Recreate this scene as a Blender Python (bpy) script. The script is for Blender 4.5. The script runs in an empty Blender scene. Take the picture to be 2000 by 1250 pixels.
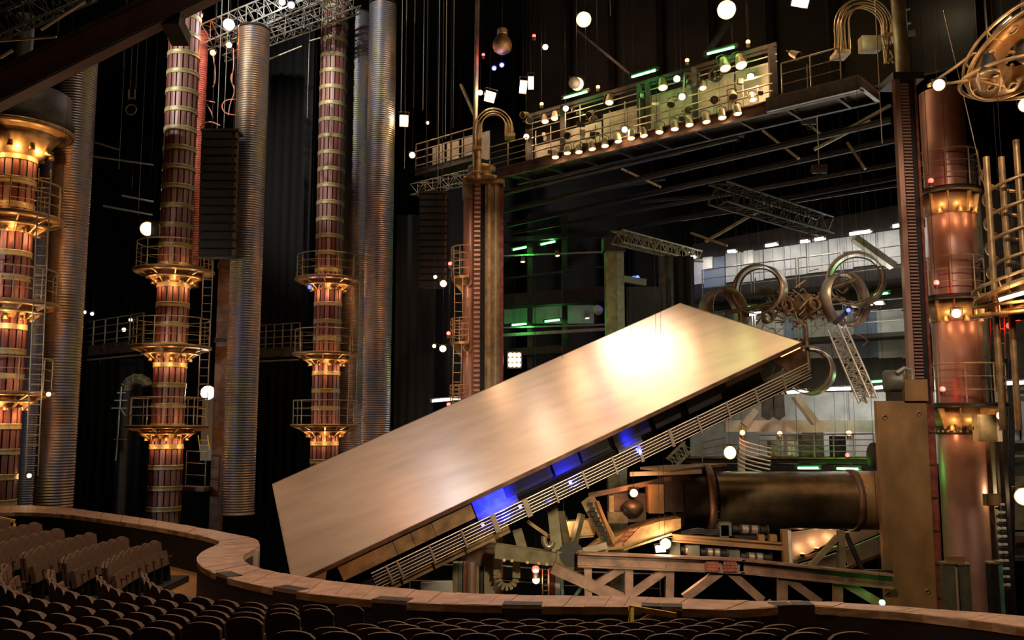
import bpy, bmesh, math, random
from mathutils import Vector, Matrix
random.seed(7)
PI = math.pi
S = bpy.context.scene
COL = S.collection
V = Vector
# ------------------------------------------------------------------ camera
F = 1750.0
PITCH = math.atan(F/15000.0)
CAMZ = 2.95
cp, sp = math.cos(PITCH), math.sin(PITCH)
cam = bpy.data.cameras.new('camera'); camo = bpy.data.objects.new('camera', cam); COL.objects.link(camo)
cam.sensor_width = 36; cam.lens = 36*F/2000; cam.clip_end = 400
camo.location = (0, 0, CAMZ); camo.rotation_euler = (PI/2+PITCH, 0, 0)
S.camera = camo
# ------------------------------------------------------------------ world, exposure
w = bpy.data.worlds.new('world'); S.world = w; w.use_nodes = True
w.node_tree.nodes['Background'].inputs[0].default_value = (.5, .38, .3, 1)
w.node_tree.nodes['Background'].inputs[1].default_value = .004
S.view_settings.view_transform = 'Standard'; S.view_settings.look = 'None'
S.view_settings.exposure = 0; S.view_settings.gamma = 1; S.view_settings.use_curve_mapping = False
S.cycles.max_bounces = 5; S.cycles.diffuse_bounces = 2; S.cycles.glossy_bounces = 3
S.cycles.sample_clamp_indirect = 4

def W(px, py, Y):                       # survey point: the spot seen at px,py that stands Y metres ahead
    u = (px-1000)/F; v = (625-py)/F
    t = Y/(cp-v*sp)
    return V((u*t, Y, CAMZ+(sp+v*cp)*t))
def WZ(px, py, z):
    u = (px-1000)/F; v = (625-py)/F
    t = (z-CAMZ)/(sp+v*cp)
    return V((u*t, (cp-v*sp)*t, z))
WARM = (1, .63, .33); AMBER = (1, .42, .12); COOL = (.85, .92, 1); GREEN = (.1, 1, .15); BLUE = (.012, .02, 1); RED = (1, .04, .03); WHITE = (1, .93, .8)
def lamp(loc, col, power, radius=.08, name='lamp_light'):
    l = bpy.data.lights.new(name, 'POINT'); l.energy = power*.38; l.color = col; l.shadow_soft_size = radius
    o = bpy.data.objects.new(name, l); COL.objects.link(o); o.location = loc; return o
def spot(loc, tgt, col, power, ang=40, blend=.6, radius=.2, name='spot_light'):
    l = bpy.data.lights.new(name, 'SPOT'); l.energy = power; l.color = col; l.spot_size = math.radians(ang); l.spot_blend = blend; l.shadow_soft_size = radius
    o = bpy.data.objects.new(name, l); COL.objects.link(o); o.location = loc
    o.rotation_euler = (V(tgt)-V(loc)).to_track_quat('-Z', 'Y').to_euler(); return o
# ---- the house and stage lighting rig
spot((3, 2, 17), W(1060, 850, 27), (1, .76, .57), 38000, 34, .8, .5)          # front of house key on the stage deck
spot((9, 18, 19), W(1200, 690, 29), (1, .82, .66), 4000, 24, 1, .4)           # second lamp on the deck's upper half
spot((-6, 14, 22), (-3, 14, 0), (1, .7, .48), 7500, 110, .9, .8)              # house lamps over the seats
spot((6, 14, 22), (5, 14, 0), (1, .7, .5), 6500, 110, .9, .8)
spot((-3, 28, 24), (-8, 20, 0), (1, .68, .42), 3600, 80, .9, .4)              # from the stage side over the left block
spot((-26, 26, 24), W(340, 130, 43), (1, .97, .86), 24000, 30, .8, .3)        # cool wash on barrel tops
spot((-20, 18, 30), W(650, 90, 50), (1, .97, .86), 38000, 26, .8, .3)
spot((-2.5, 43, 33.3), W(742, 420, 48), (1, .68, .40), 9000, 34, .9, .3)         # warm wash on corrugated tubes
spot((-8.5, 37, 33.3), W(480, 500, 43), (1, .80, .55), 6000, 34, .9, .3)
spot((-13, 29, 33.3), W(130, 500, 37), (1, .74, .45), 6000, 34, .9, .3)
spot((8, 8, 18), W(1850, 700, 33), (1, .78, .60), 14000, 34, .9, .4)           # right tower
spot((0, 8, 18), W(1400, 1030, 30), (1, .7, .45), 12000, 36, .9, .4)          # machinery under the deck
spot((-2, 20, 20), W(940, 600, 44), (1, .66, .42), 8000, 22, .9, .3)          # left tower

def OPX(px, py, off):
    a = V((-.757, .653, 0)).normalized(); b = V((a.y, -a.x, 0)); u = (px-1000)/F; v = (625-py)/F; d = V((u, cp-v*sp, sp+v*cp))
    return V((0, 0, CAMZ))+d*((V((13.86, 30.7, 0)).dot(b)+off)/d.dot(b))
for x, y in ((1085, 306), (1131, 296), (1182, 285)): spot(OPX(x, y, -1.1), W(1140, 700, 29.5), (1, .80, .62), 330, 50, .9, .75)      # catwalk par cans reaching the deck
spot(W(775, 0, 50), W(1060, 840, 25.5), (1, .86, .70), 480, 24, .9, .35)               # spots added unseen in the rigging for the deck's streaks
spot(W(722, 12, 51), W(1000, 820, 26.5), (1, .86, .70), 420, 22, .9, .35)
spot(W(490, -45, 49), W(900, 975, 23), (.66, .78, 1), 1700, 24, .9, .5)                # added unseen cool spot above the view, for the deck's bluish patch
spot((3, 9, 4.2), W(1090, 1055, 29), (1, .8, .5), 9000, 26, .9, .3)                    # added unseen low front spot to brighten the gantry carriage
# ------------------------------------------------------------------ materials
MATS = {}
def mat(name, c, rough=.55, metal=0, var=.25, scale=3.0, bump=0, stretch=(1, 1, 1), objrand=0, c2=None, emit=None, es=0):
    if name in MATS: return MATS[name]
    m = bpy.data.materials.new(name); m.use_nodes = True; nt = m.node_tree; b = nt.nodes['Principled BSDF']
    b.inputs['Roughness'].default_value = rough; b.inputs['Metallic'].default_value = metal
    tc = nt.nodes.new('ShaderNodeTexCoord'); mp = nt.nodes.new('ShaderNodeMapping'); mp.inputs['Scale'].default_value = stretch
    nz = nt.nodes.new('ShaderNodeTexNoise'); nz.inputs['Scale'].default_value = scale; nz.inputs['Detail'].default_value = 6
    nt.links.new(tc.outputs['Object'], mp.inputs['Vector']); nt.links.new(mp.outputs[0], nz.inputs['Vector'])
    rp = nt.nodes.new('ShaderNodeValToRGB')
    d = c2 or tuple(x*(1-var*1.6) for x in c); h = tuple(min(1, x*(1+var)) for x in c)
    rp.color_ramp.elements[0].position = .3; rp.color_ramp.elements[0].color = (*d, 1)
    rp.color_ramp.elements[1].position = .7; rp.color_ramp.elements[1].color = (*h, 1)
    nt.links.new(nz.outputs['Fac'], rp.inputs['Fac'])
    out = rp.outputs['Color']
    if objrand:
        oi = nt.nodes.new('ShaderNodeObjectInfo'); hs = nt.nodes.new('ShaderNodeHueSaturation')
        mr = nt.nodes.new('ShaderNodeMapRange'); mr.inputs[3].default_value = 1-objrand; mr.inputs[4].default_value = 1+objrand
        nt.links.new(oi.outputs['Random'], mr.inputs[0]); nt.links.new(mr.outputs[0], hs.inputs['Value'])
        m2 = nt.nodes.new('ShaderNodeMapRange'); m2.inputs[3].default_value = 1.15; m2.inputs[4].default_value = .65
        nt.links.new(oi.outputs['Random'], m2.inputs[0]); nt.links.new(m2.outputs[0], hs.inputs['Saturation'])
        nt.links.new(out, hs.inputs['Color']); out = hs.outputs['Color']
    nt.links.new(out, b.inputs['Base Color'])
    if bump:
        bp = nt.nodes.new('ShaderNodeBump'); bp.inputs['Strength'].default_value = bump; bp.inputs['Distance'].default_value = .02
        nt.links.new(nz.outputs['Fac'], bp.inputs['Height']); nt.links.new(bp.outputs[0], b.inputs['Normal'])
    if emit:
        b.inputs['Emission Color'].default_value = (*emit, 1); b.inputs['Emission Strength'].default_value = es
    MATS[name] = m; return m
def glow(name, c, s): return mat(name, (.8, .8, .8), .4, 0, .02, emit=c, es=s)
M_STAVE = mat('stave_wood', (.25, .088, .07), .5, .1, .3, 2, .15, (6, 6, .6), .5)
M_CORE = mat('dark_core', (.02, .01, .008), .8)
M_HOOP = mat('hoop_brass', (.36, .30, .14), .5, .3, .2, 5)
M_TRUSS = mat('truss_steel', (.25, .15, .10), .5, .3, .3, 2, .1)
M_CORR = mat('corrugated_steel', (.40, .33, .25), .42, .7, .3, .8, .1, (1, 1, .3), 0, (.15, .125, .13))
rp_ = next(n_ for n_ in M_CORR.node_tree.nodes if n_.type == 'VALTORGB').color_ramp
for ps, cc_ in ((.38, (.22, .21, .12)), (.48, (.17, .17, .23)), (.58, (.33, .22, .15))):
    e_ = rp_.elements.new(ps); e_.color = (*cc_, 1)
M_GOLD = mat('gold_paint', (.36, .235, .11), .45, .5, .3, 3, .1)
M_RAIL = mat('rail_paint', (.36, .27, .16), .45, .35, .15, 4)
M_RAILD = mat('rail_steel_grey', (.32, .31, .27), .45, .4, .15, 4)
M_DARK = mat('dark_steel', (.028, .022, .018), .55, .3, .3, 3)
M_BLACK = mat('black_paint', (.006, .005, .005), .65, 0, .3, 3)
M_DRED = mat('dark_red_girder', (.05, .012, .007), .6, .1, .3, 2)
M_RUST = mat('rust_steel', (.13, .07, .042), .5, .35, .35, 2.5, .2)
M_RUSTR = mat('rust_red', (.26, .07, .045), .5, .3, .4, 3, .2)
M_OLIVE = mat('olive_steel', (.24, .2, .11), .5, .3, .3, 2, .1)
M_PINK = mat('pink_patina', (.40, .26, .21), .4, .4, .35, .9, .1, (1, 1, .5), 0, (.25, .105, .08))
M_PANEL = mat('panel_patina', (.30, .17, .07), .5, .3, .3, 1.4, .12, (1, 1, .6), 0, (.19, .12, .05))
M_RECESS = mat('recess_sheet', (.07, .075, .11), .7, 0, .3, 6)
M_DECK = mat('deck_skin', (.56, .425, .325), .235, .42, .09, 1.3, .04, (.35, 1.4, 1))
M_SILV = mat('silver_rail', (.48, .40, .30), .35, .6, .1, 4)
M_LEDGE = mat('ledge_wood', (.40, .24, .165), .5, 0, .2, 3, .15, (1, 1, 1))
M_LEDGEF = mat('ledge_fascia', (.50, .34, .18), .5, 0, .3, 4, .2, (1, 1, 4), .3)
M_SEAT = mat('seat_velvet', (.092, .044, .021), .7, 0, .25, 9, .2)
M_SEATW = mat('seat_shell', (.08, .04, .022), .55, 0, .3, 5, .1)
M_FLOORW = mat('floor_wood', (.34, .17, .06), .45, 0, .25, 3, .1, (1, 6, 1))
M_WALL = mat('black_wall', (.012, .010, .009), .8, 0, .3, .5)
M_CREAM = mat('cream_panel', (.46, .43, .36), .6, 0, .2, 2)
M_GREYP = mat('grey_panel', (.50, .52, .54), .6, 0, .15, 1.5)
M_BLUEP = mat('blue_panel', (.17, .22, .34), .5, 0, .15, 1.5)
M_WHITE = mat('white_metal', (.72, .70, .66), .45, .2, .1, 2)
M_YEL = mat('yellow_paint', (.75, .52, .06), .45, 0, .1, 4)
M_LATT = mat('lattice_alu', (.62, .60, .55), .4, .5, .12, 4)
M_ORNG = mat('orange_rust', (.22, .14, .07), .5, .4, .3, 3, .1)
M_GREENP = mat('green_grey_steel', (.12, .125, .09), .5, .3, .25, 2)
M_REDH = mat('red_hose', (.5, .12, .08), .45, .2, .2, 3)
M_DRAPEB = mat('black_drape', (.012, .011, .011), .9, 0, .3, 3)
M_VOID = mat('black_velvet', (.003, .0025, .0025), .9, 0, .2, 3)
M_DRAPE = mat('grey_drape', (.09, .09, .085), .85, 0, .3, 3, .1)
M_TEAL = mat('teal_post', (.12, .3, .24), .5, .2, .2, 3)
E_WARM = glow('lamp_warm', (1, .62, .28), 3.2); E_WHITE = glow('lamp_white', (1, .94, .84), 5); E_GREEN = glow('tube_green', (.12, 1, .22), 5)
E_RED = glow('lamp_red', (1, .05, .04), 3); E_BLUE = glow('lamp_blue', (.03, .09, 1), 2.5); E_ORNG = glow('lamp_orange', (1, .30, .06), 6); E_SOFT = glow('lamp_soft', (1, .60, .25), 3.2)
E_TUBE = glow('tube_white', (1, .97, .9), 9)

# ------------------------------------------------------------------ mesh helpers
def basis(d):
    d = d.normalized(); up = V((0, 0, 1)) if abs(d.z) < .95 else V((0, 1, 0))
    x = up.cross(d).normalized(); return x, d.cross(x).normalized(), d
class MB:
    def __init__(s): s.v = []; s.f = []; s.sm = []
    def add(s, vs, fs, smooth=False):
        o = len(s.v); s.v += [V(p) for p in vs]; s.f += [tuple(i+o for i in f) for f in fs]; s.sm += [smooth]*len(fs)
    def hexa(s, p): s.add(p, [(0, 3, 2, 1), (4, 5, 6, 7), (0, 1, 5, 4), (1, 2, 6, 5), (2, 3, 7, 6), (3, 0, 4, 7)]); return s
    def box(s, c, size, ax=None):
        X, Y, Z = ax or (V((1, 0, 0)), V((0, 1, 0)), V((0, 0, 1))); c = V(c); a, b, d = size[0]/2, size[1]/2, size[2]/2
        return s.hexa([c+X*i*a+Y*j*b+Z*k*d for k in (-1, 1) for i, j in ((-1, -1), (1, -1), (1, 1), (-1, 1))])
    def bar(s, p0, p1, w, h=None):
        p0, p1 = V(p0), V(p1); h = h or w; x, y, d = basis(p1-p0)
        return s.hexa([p+x*i*w/2+y*j*h/2 for p in (p0, p1) for i, j in ((-1, -1), (1, -1), (1, 1), (-1, 1))])
    def ibeam(s, p0, p1, w, h, t=.05):
        p0, p1 = V(p0), V(p1); x, y, d = basis(p1-p0)
        s.bar(p0+y*(h-t)/2, p1+y*(h-t)/2, w, t); s.bar(p0-y*(h-t)/2, p1-y*(h-t)/2, w, t); s.bar(p0, p1, t, h-2*t*.98); return s
    def cyl(s, p0, p1, r0, r1=None, n=14, caps=True):
        p0, p1 = V(p0), V(p1); r1 = r0 if r1 is None else r1; x, y, d = basis(p1-p0); vs = []
        for p, r in ((p0, r0), (p1, r1)): vs += [p+x*r*math.cos(2*PI*i/n)+y*r*math.sin(2*PI*i/n) for i in range(n)]
        s.add(vs, [(i, (i+1) % n, n+(i+1) % n, n+i) for i in range(n)], True)
        if caps: s.add(vs[:n], [tuple(range(n))[::-1]]); s.add(vs[n:], [tuple(range(n))])
        return s
    def tube(s, pts, r, n=6, closed=False):
        pts = [V(p) for p in pts]; m = len(pts); vs = []; px = None
        for i, p in enumerate(pts):
            d = (pts[(i+1) % m]-pts[i-1]) if closed else (pts[min(i+1, m-1)]-pts[max(i-1, 0)])
            d.normalize()
            if px is None: x, y, d = basis(d)
            else: x = (px-d*px.dot(d)).normalized(); y = d.cross(x)
            px = x; vs += [p+x*r*math.cos(2*PI*k/n)+y*r*math.sin(2*PI*k/n) for k in range(n)]
        L = m if closed else m-1
        s.add(vs, [(i*n+k, i*n+(k+1) % n, ((i+1) % m)*n+(k+1) % n, ((i+1) % m)*n+k) for i in range(L) for k in range(n)], True)
        if not closed: s.add(vs[:n], [tuple(range(n))[::-1]]); s.add(vs[-n:], [tuple(range(n))])
        return s
    def lathe(s, prof, n=32, c=(0, 0, 0), ax=None, closed=False, smooth=True):
        X, Y, Z = ax or (V((1, 0, 0)), V((0, 1, 0)), V((0, 0, 1))); c = V(c); m = len(prof)
        vs = [c+(X*math.cos(2*PI*i/n)+Y*math.sin(2*PI*i/n))*r+Z*z for i in range(n) for r, z in prof]
        L = m if closed else m-1
        s.add(vs, [(i*m+k, ((i+1) % n)*m+k, ((i+1) % n)*m+(k+1) % m, i*m+(k+1) % m) for i in range(n) for k in range(L)], smooth); return s
    def ring(s, c, axis, R, w, t, n=36):                      # a flat band bent to a hoop, its width along the axis
        x, y, d = basis(V(axis)); return s.lathe([(R, -w/2), (R, w/2), (R-t, w/2), (R-t, -w/2)], n, c, (x, y, d), True)
    def torus(s, c, R, r, n=36, m=6, axis=(0, 0, 1)):
        x, y, d = basis(V(axis)); return s.lathe([(R+r*math.cos(2*PI*k/m), r*math.sin(2*PI*k/m)) for k in range(m)], n, c, (x, y, d), True)
    def prism(s, poly, d):                                    # planar polygon pushed along d
        n = len(poly); vs = [V(p) for p in poly]+[V(p)+V(d) for p in poly]
        s.add(vs, [tuple(range(n))[::-1], tuple(range(n, 2*n))]+[(i, (i+1) % n, n+(i+1) % n, n+i) for i in range(n)]); return s
    def mesh(s, name, m, org=None):
        me = bpy.data.meshes.new(name); o = V(org) if org is not None else V((0, 0, 0))
        me.from_pydata([p-o for p in s.v], [], s.f); me.polygons.foreach_set('use_smooth', s.sm)
        bm = bmesh.new(); bm.from_mesh(me); bmesh.ops.recalc_face_normals(bm, faces=bm.faces); bm.to_mesh(me); bm.free()
        me.materials.append(m); return me
def worg(o):
    p = V((0, 0, 0))
    while o: p = p+o.location; o = o.parent
    return p
def part(name, mb, m, parent, label=None, local=False, stuff=False):
    org = worg(parent) if parent is not None and not local else V((0, 0, 0))
    o = bpy.data.objects.new(name, mb.mesh(name, m, org)); COL.objects.link(o); o.parent = parent
    if label: o['label'] = label
    if stuff: o['kind'] = 'stuff'
    return o
def tag(o, label, cat, group=None):
    o['label'] = label; o['category'] = cat
    if group: o['group'] = group
    return o
def thing(name, label, cat, loc=(0, 0, 0), group=None):
    o = bpy.data.objects.new(name, None); o.empty_display_size = .2; COL.objects.link(o); o.location = loc
    return tag(o, label, cat, group)
def solo(name, mb, m, label, cat, group=None):
    zs = [p.z for p in mb.v]; n = len(mb.v); c = sum(mb.v, V((0, 0, 0)))/n; c.z = min(zs)
    o = bpy.data.objects.new(name, mb.mesh(name, m, c)); COL.objects.link(o); o.location = c
    return tag(o, label, cat, group)
def struct(name, mb, m, parent=None):
    o = part(name, mb, m, parent)
    if parent is None: o['kind'] = 'structure'
    return o
KIDS = {}
def dup(root, loc=None, rz=None, label=None, group=None):
    kids = {}
    for o in COL.objects:
        if o.parent is not None: kids.setdefault(o.parent, []).append(o)
    def cp_(o, par):
        c = o.copy(); COL.objects.link(c); c.parent = par
        for k in kids.get(o, []): cp_(k, c)
        return c
    r = cp_(root, None)
    if loc is not None: r.location = loc
    if rz is not None: r.rotation_euler[2] = rz
    if label: r['label'] = label
    if group: r['group'] = group
    return r
ORD = 'first second third fourth fifth sixth seventh eighth ninth tenth eleventh twelfth thirteenth fourteenth fifteenth sixteenth seventeenth eighteenth nineteenth twentieth'.split()
ORD += ['twenty-'+x for x in ORD[:9]]+['thirtieth']+['thirty-'+x for x in ORD[:9]]

def lattice(name, label, cat, p0, p1, w, m, n, r=.03, group=None, h=None):
    p0, p1 = V(p0), V(p1); h = h or w; x, y, d = basis(p1-p0); t = thing(name, label, cat, p0, group)
    cs = [x*i*w/2+y*j*h/2 for i, j in ((-1, -1), (1, -1), (1, 1), (-1, 1))]
    for c in cs: part('chord', MB().cyl(p0+c, p1+c, r, n=6), m, t)
    L = p1-p0
    for k in range(4):
        b = MB()
        for i in range(n):
            a, e = (cs[k], cs[(k+1) % 4]) if i % 2 == 0 else (cs[(k+1) % 4], cs[k])
            b.cyl(p0+L*i/n+a, p0+L*(i+1)/n+e, r*.6, n=5)
            if i: b.cyl(p0+L*i/n+cs[k], p0+L*i/n+cs[(k+1) % 4], r*.5, n=5)
        part('lacing', b, m, t)
    return t
def railing(name, label, base, hgt, m, nrails=3, step=1.5, r=.025, group=None, toe=False, posts_end=True):
    base = [V(p) for p in base]; t = thing(name, label, 'railing', base[0], group)
    for k in range(nrails):
        z = hgt*(k+1)/nrails; part('rail', MB().tube([p+V((0, 0, z)) for p in base], r*(1.25 if k == nrails-1 else .8), 6), m, t)
    for i in range(len(base)-1):
        L = (base[i+1]-base[i]); n = max(1, round(L.length/step))
        for j in range(n+(1 if i == len(base)-2 else 0)):
            p = base[i]+L*j/n; part('rail_post', MB().cyl(p, p+V((0, 0, hgt)), r*1.1, n=6), m, t)
    if toe:
        for i in range(len(base)-1): part('kick_plate', MB().bar(base[i]+V((0, 0, .08)), base[i+1]+V((0, 0, .08)), .02, .14), m, t)
    return t
def ladder(name, label, p0, p1, wdir, w, m, step=.3, r=.022, group=None):
    p0, p1 = V(p0), V(p1); wd = V(wdir).normalized()*w/2; t = thing(name, label, 'ladder', p0, group)
    for s_ in (-1, 1): part('stringer', MB().cyl(p0+wd*s_, p1+wd*s_, r*1.2, n=6), m, t)
    n = max(2, int((p1-p0).length/step)); me = None
    for i in range(1, n):
        p = p0+(p1-p0)*i/n
        if me is None:
            o = part('rung', MB().cyl(-wd, wd, r, n=6), m, t, local=True); me = o.data
        else:
            o = bpy.data.objects.new('rung', me); COL.objects.link(o); o.parent = t
        o.location = p-p0
    return t
# ------------------------------------------------------------------ portal axes
AX = V((-.757, .653, 0)).normalized(); BX = V((-AX.y, AX.x, 0))*-1
if BX.y < 0: BX = -BX
RP = V((13.86, 30.7, 0)); ZU = V((0, 0, 1))
def OP(px, py, off=0):                   # survey point on the upright plane of the portal, off metres behind it
    u = (px-1000)/F; v = (625-py)/F; d = V((u, cp-v*sp, sp+v*cp))
    t = (RP.dot(BX)+off)/(d.dot(BX)); return V((0, 0, CAMZ))+d*t
def PS(s, off, z): return RP+AX*s+BX*off+ZU*z      # metres along the portal from its near post
# ------------------------------------------------------------------ shell
FZ = -12
struct('floor', MB().box((0, 38, FZ-.1), (110, 110, .2)), M_WALL)
struct('ceiling', MB().box((0, 38, 34.1), (110, 110, .2)), M_WALL)
struct('wall_back', MB().box((0, 90, 11), (110, .3, 46)), M_WALL)
struct('wall_left', MB().box((-48, 38, 11), (.3, 110, 46)), M_WALL)
struct('wall_right', MB().box((42, 38, 11), (.3, 110, 46)), M_WALL)
struct('wall_front', MB().box((0, -16, 11), (110, .3, 46)), M_WALL)
# backstage lit wall, parallel to the portal
BO = 15
wb = struct('wall_backstage', MB().hexa([OP(1352, 930, BO), OP(2120, 930, BO), OP(2120, 930, BO+.3), OP(1352, 930, BO+.3), OP(1352, 478, BO), OP(2120, 330, BO), OP(2120, 330, BO+.3), OP(1352, 478, BO+.3)]), M_DARK)
def qpanel(name, px0, py0, px1, py1, off, m, parent, dep=.06):     # an upright panel on a portal-parallel plane, its edges running with the portal
    a, b = OP(px0, py0, off), OP(px1, py1, off); zl, zh = min(a.z, b.z), max(a.z, b.z)
    mb = MB(); p = [V((a.x, a.y, zl)), V((b.x, b.y, zl)), V((b.x, b.y, zh)), V((a.x, a.y, zh))]
    mb.prism(p, BX*-dep); return part(name, mb, m, parent)
# upper row of wall panels and lower row
for (x0, x1, y0, y1, m) in ((1357, 1375, 505, 556, M_GREYP), (1376, 1416, 500, 562, M_BLUEP), (1419, 1447, 492, 552, M_GREYP), (1450, 1490, 488, 552, M_GREYP), (1494, 1532, 482, 545, M_GREYP), (1535, 1574, 476, 540, M_GREYP), (1578, 1618, 470, 534, M_GREYP), (1622, 1664, 462, 530, M_GREYP), (1668, 1710, 456, 522, M_GREYP), (1714, 1760, 448, 520, M_GREYP), (1764, 1840, 440, 515, M_GREYP)):
    qpanel('panel', x0, y1, x1, y0, BO, m, wb)
for i in range(9):
    x0 = 1395+i*46; qpanel('panel', x0, 700, x0+43, 604, BO, M_GREYP if i % 3 else M_BLUEP, wb)
for i in range(12):
    x0 = 1350+i*52; qpanel('panel', x0, 905, x0+49, 765, BO, M_GREYP, wb)
for (px, py) in ((1382, 505), (1462, 492)): qpanel('panel', px-8, py+24, px+10, py-4, BO-.08, M_WHITE, wb)

M_UPW = mat('upper_back_wall', (.020, .016, .009), .85, 0, .4, .4)
wu = struct('wall_upper', MB().hexa([PS(-6, 8, 18.2), PS(24, 8, 18.2), PS(24, 8.3, 18.2), PS(-6, 8.3, 18.2), PS(-6, 8, 33.9), PS(24, 8, 33.9), PS(24, 8.3, 33.9), PS(-6, 8.3, 33.9)]), M_UPW)
for i in range(9): part('wall_rib', MB().bar(PS(-4+i*3.1, 7.8, 18.3), PS(-4+i*3.1, 7.8, 33.8), .35, .35), M_DARK, wu)
# ------------------------------------------------------------------ stage parapet
outer = [(-120, 988), (0, 988), (60, 986), (150, 993), (300, 1015), (400, 1032), (470, 1045), (500, 1052), (508, 1060), (503, 1070), (483, 1079), (473, 1088), (478, 1098), (500, 1108), (560, 1121), (640, 1134), (750, 1146), (850, 1155), (960, 1161), (1100, 1163), (1250, 1164), (1400, 1171), (1500, 1174), (1560, 1173), (1620, 1175), (1700, 1180), (1800, 1187), (1900, 1195), (2000, 1203), (2100, 1214)]
inner = [(-120, 1004), (0, 1001), (60, 1000), (140, 1005), (300, 1028), (380, 1043), (420, 1052), (434, 1059), (420, 1066), (400, 1074), (386, 1086), (386, 1096), (400, 1110), (440, 1127), (520, 1146), (610, 1160), (720, 1171), (820, 1177), (930, 1181), (1080, 1184), (1240, 1184), (1360, 1189), (1450, 1191), (1530, 1183), (1595, 1182), (1680, 1190), (1760, 1194), (1850, 1205), (1950, 1217), (2080, 1238)]
def resample(pts, n):
    L = [0]
    for a, b in zip(pts, pts[1:]): L.append(L[-1]+(b-a).length)
    out = []
    for i in range(n):
        s = L[-1]*i/(n-1); k = 0
        while k < len(L)-2 and L[k+1] < s: k += 1
        t = (s-L[k])/max(1e-9, L[k+1]-L[k]); out.append(pts[k].lerp(pts[k+1], t))
    return out
def smooth(pts, it=2):
    for _ in range(it):
        q = [pts[0]]
        for a, b in zip(pts, pts[1:]): q += [a.lerp(b, .25), a.lerp(b, .75)]
        pts = q+[pts[-1]]
    return pts
ow = [WZ(x, y, 0) for x, y in outer]; iw = [WZ(x, y, 0) for x, y in inner]
pair = []
for i in range(len(ow)-1):
    k = 5
    for j in range(k): pair.append((ow[i], iw[i], ow[i+1], iw[i+1], j/k))
os_, is_ = smooth(ow), smooth(iw)
par = thing('stage_parapet', 'long curving parapet with a brown plank top between the seats and the pit', 'parapet', (0, 16, -1.6))
mb = MB(); n = len(os_)
for i in range(n-1):
    mb.hexa([is_[i]-ZU*1.9, is_[i+1]-ZU*1.9, os_[i+1]-ZU*1.9, os_[i]-ZU*1.9, is_[i]-ZU*.14, is_[i+1]-ZU*.14, os_[i+1]-ZU*.14, os_[i]-ZU*.14])
part('wall_body', mb, M_BLACK, par)
# top planks laid across the parapet
for i in range(n-1):
    a, b, c, d = is_[i], is_[i+1], os_[i+1], os_[i]
    g = .012; z = random.uniform(-.006, .006)
    mb = MB(); a2 = a.lerp(b, g); b2 = b.lerp(a, g); c2 = c.lerp(d, g); d2 = d.lerp(c, g)
    mb.hexa([a2-ZU*.05, b2-ZU*.05, c2-ZU*.05, d2-ZU*.05, a2+ZU*z, b2+ZU*z, c2+ZU*z, d2+ZU*z]); part('plank', mb, M_LEDGE, par)
bo = resample(is_, 110)
for i in range(109):
    p, q = bo[i], bo[i+1]; d = (q-p).normalized(); nn = V((d.y, -d.x, 0)); 
    if i % 7 in (5, 6) and 55 < i < 100:
        part('step_notch', MB().hexa([p-ZU*.3, q-ZU*.3, q-nn*.02-ZU*.3, p-nn*.02-ZU*.3, p+ZU*.012, q+ZU*.012, q-nn*.3+ZU*.012, p-nn*.3+ZU*.012]), M_DARK, par)
    else:
        part('fascia_board', MB().hexa([p+nn*.01-ZU*.13, q+nn*.01-ZU*.13, q-nn*.04-ZU*.13, p-nn*.04-ZU*.13, p+nn*.02-ZU*.006, q+nn*.02-ZU*.006, q-nn*.04-ZU*.006, p-nn*.04-ZU*.006]), M_LEDGEF, par)
# pale inner face of the little bay, with a slot
bay = [WZ(x, y, 0) for x, y in ((508, 1060), (503, 1070), (483, 1079), (473, 1088))]
mb = MB()
for p, q in zip(bay, bay[1:]):
    mb.hexa([p-ZU*1.2, q-ZU*1.2, q-ZU*1.2+V((-.05, .02, 0)), p-ZU*1.2+V((-.05, .02, 0)), p-ZU*.05, q-ZU*.05, q-ZU*.05+V((-.05, .02, 0)), p-ZU*.05+V((-.05, .02, 0))])
part('bay_lining', mb, M_CREAM, par)
hr = [WZ(x, y, -.35) for x, y in ((-60, 1002), (40, 1006), (150, 1017), (300, 1038), (360, 1047), (398, 1056))]
hd = thing('handrail', 'thin metal handrail under the parapet edge beside the far block of seats', 'railing', hr[0])
part('rail', MB().tube(smooth(hr), .035), M_LEDGE, hd)
for p in hr[::2]: part('bracket', MB().bar(p, p+V((.1, .28, .12)), .03), M_DARK, hd)

# ------------------------------------------------------------------ seats
CX, CY, R0, DR = -2.6, 21.2, 6.35, .78
def seat_z(k): return -.94+.095*k
fl = struct('floor_1', MB().hexa([V((-16, 8, -1.25)), V((9, 8, -1.25)), V((9, 15.3, -1.25)), V((-16, 30, -1.25)), V((-16, 8, -1.0)), V((9, 8, -1.0)), V((9, 15.3, -1.0)), V((-16, 30, -1.0))]), M_FLOORW)
ROWP = {}
def rowcurve(k):
    if k not in ROWP:
        a, b = 5.2+.8*k, 7.0+.78*k; pts = []
        for i in range(61):
            t = PI/2*i/60; e = 2/2.3; pts.append(V((-2.6-a*math.sin(t)**e, 22-b*math.cos(t)**e, 0)))
        pts.append(V((-2.6-a, 28, 0))); L = [0]
        for p, q in zip(pts, pts[1:]): L.append(L[-1]+(q-p).length)
        ROWP[k] = (pts, L)
    return ROWP[k]
def rowpt(k, s):                         # s metres along row k: straight to the right for s<0, then round the turn, then away
    pts, L = rowcurve(k)
    if s <= 0: return V((-2.6-s, pts[0].y, 0)), V((0, 1, 0))
    i = 0
    while i < len(L)-2 and L[i+1] < s: i += 1
    d = (pts[i+1]-pts[i]).normalized(); return pts[i]+d*(s-L[i]), V((d.y, -d.x, 0))
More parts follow.
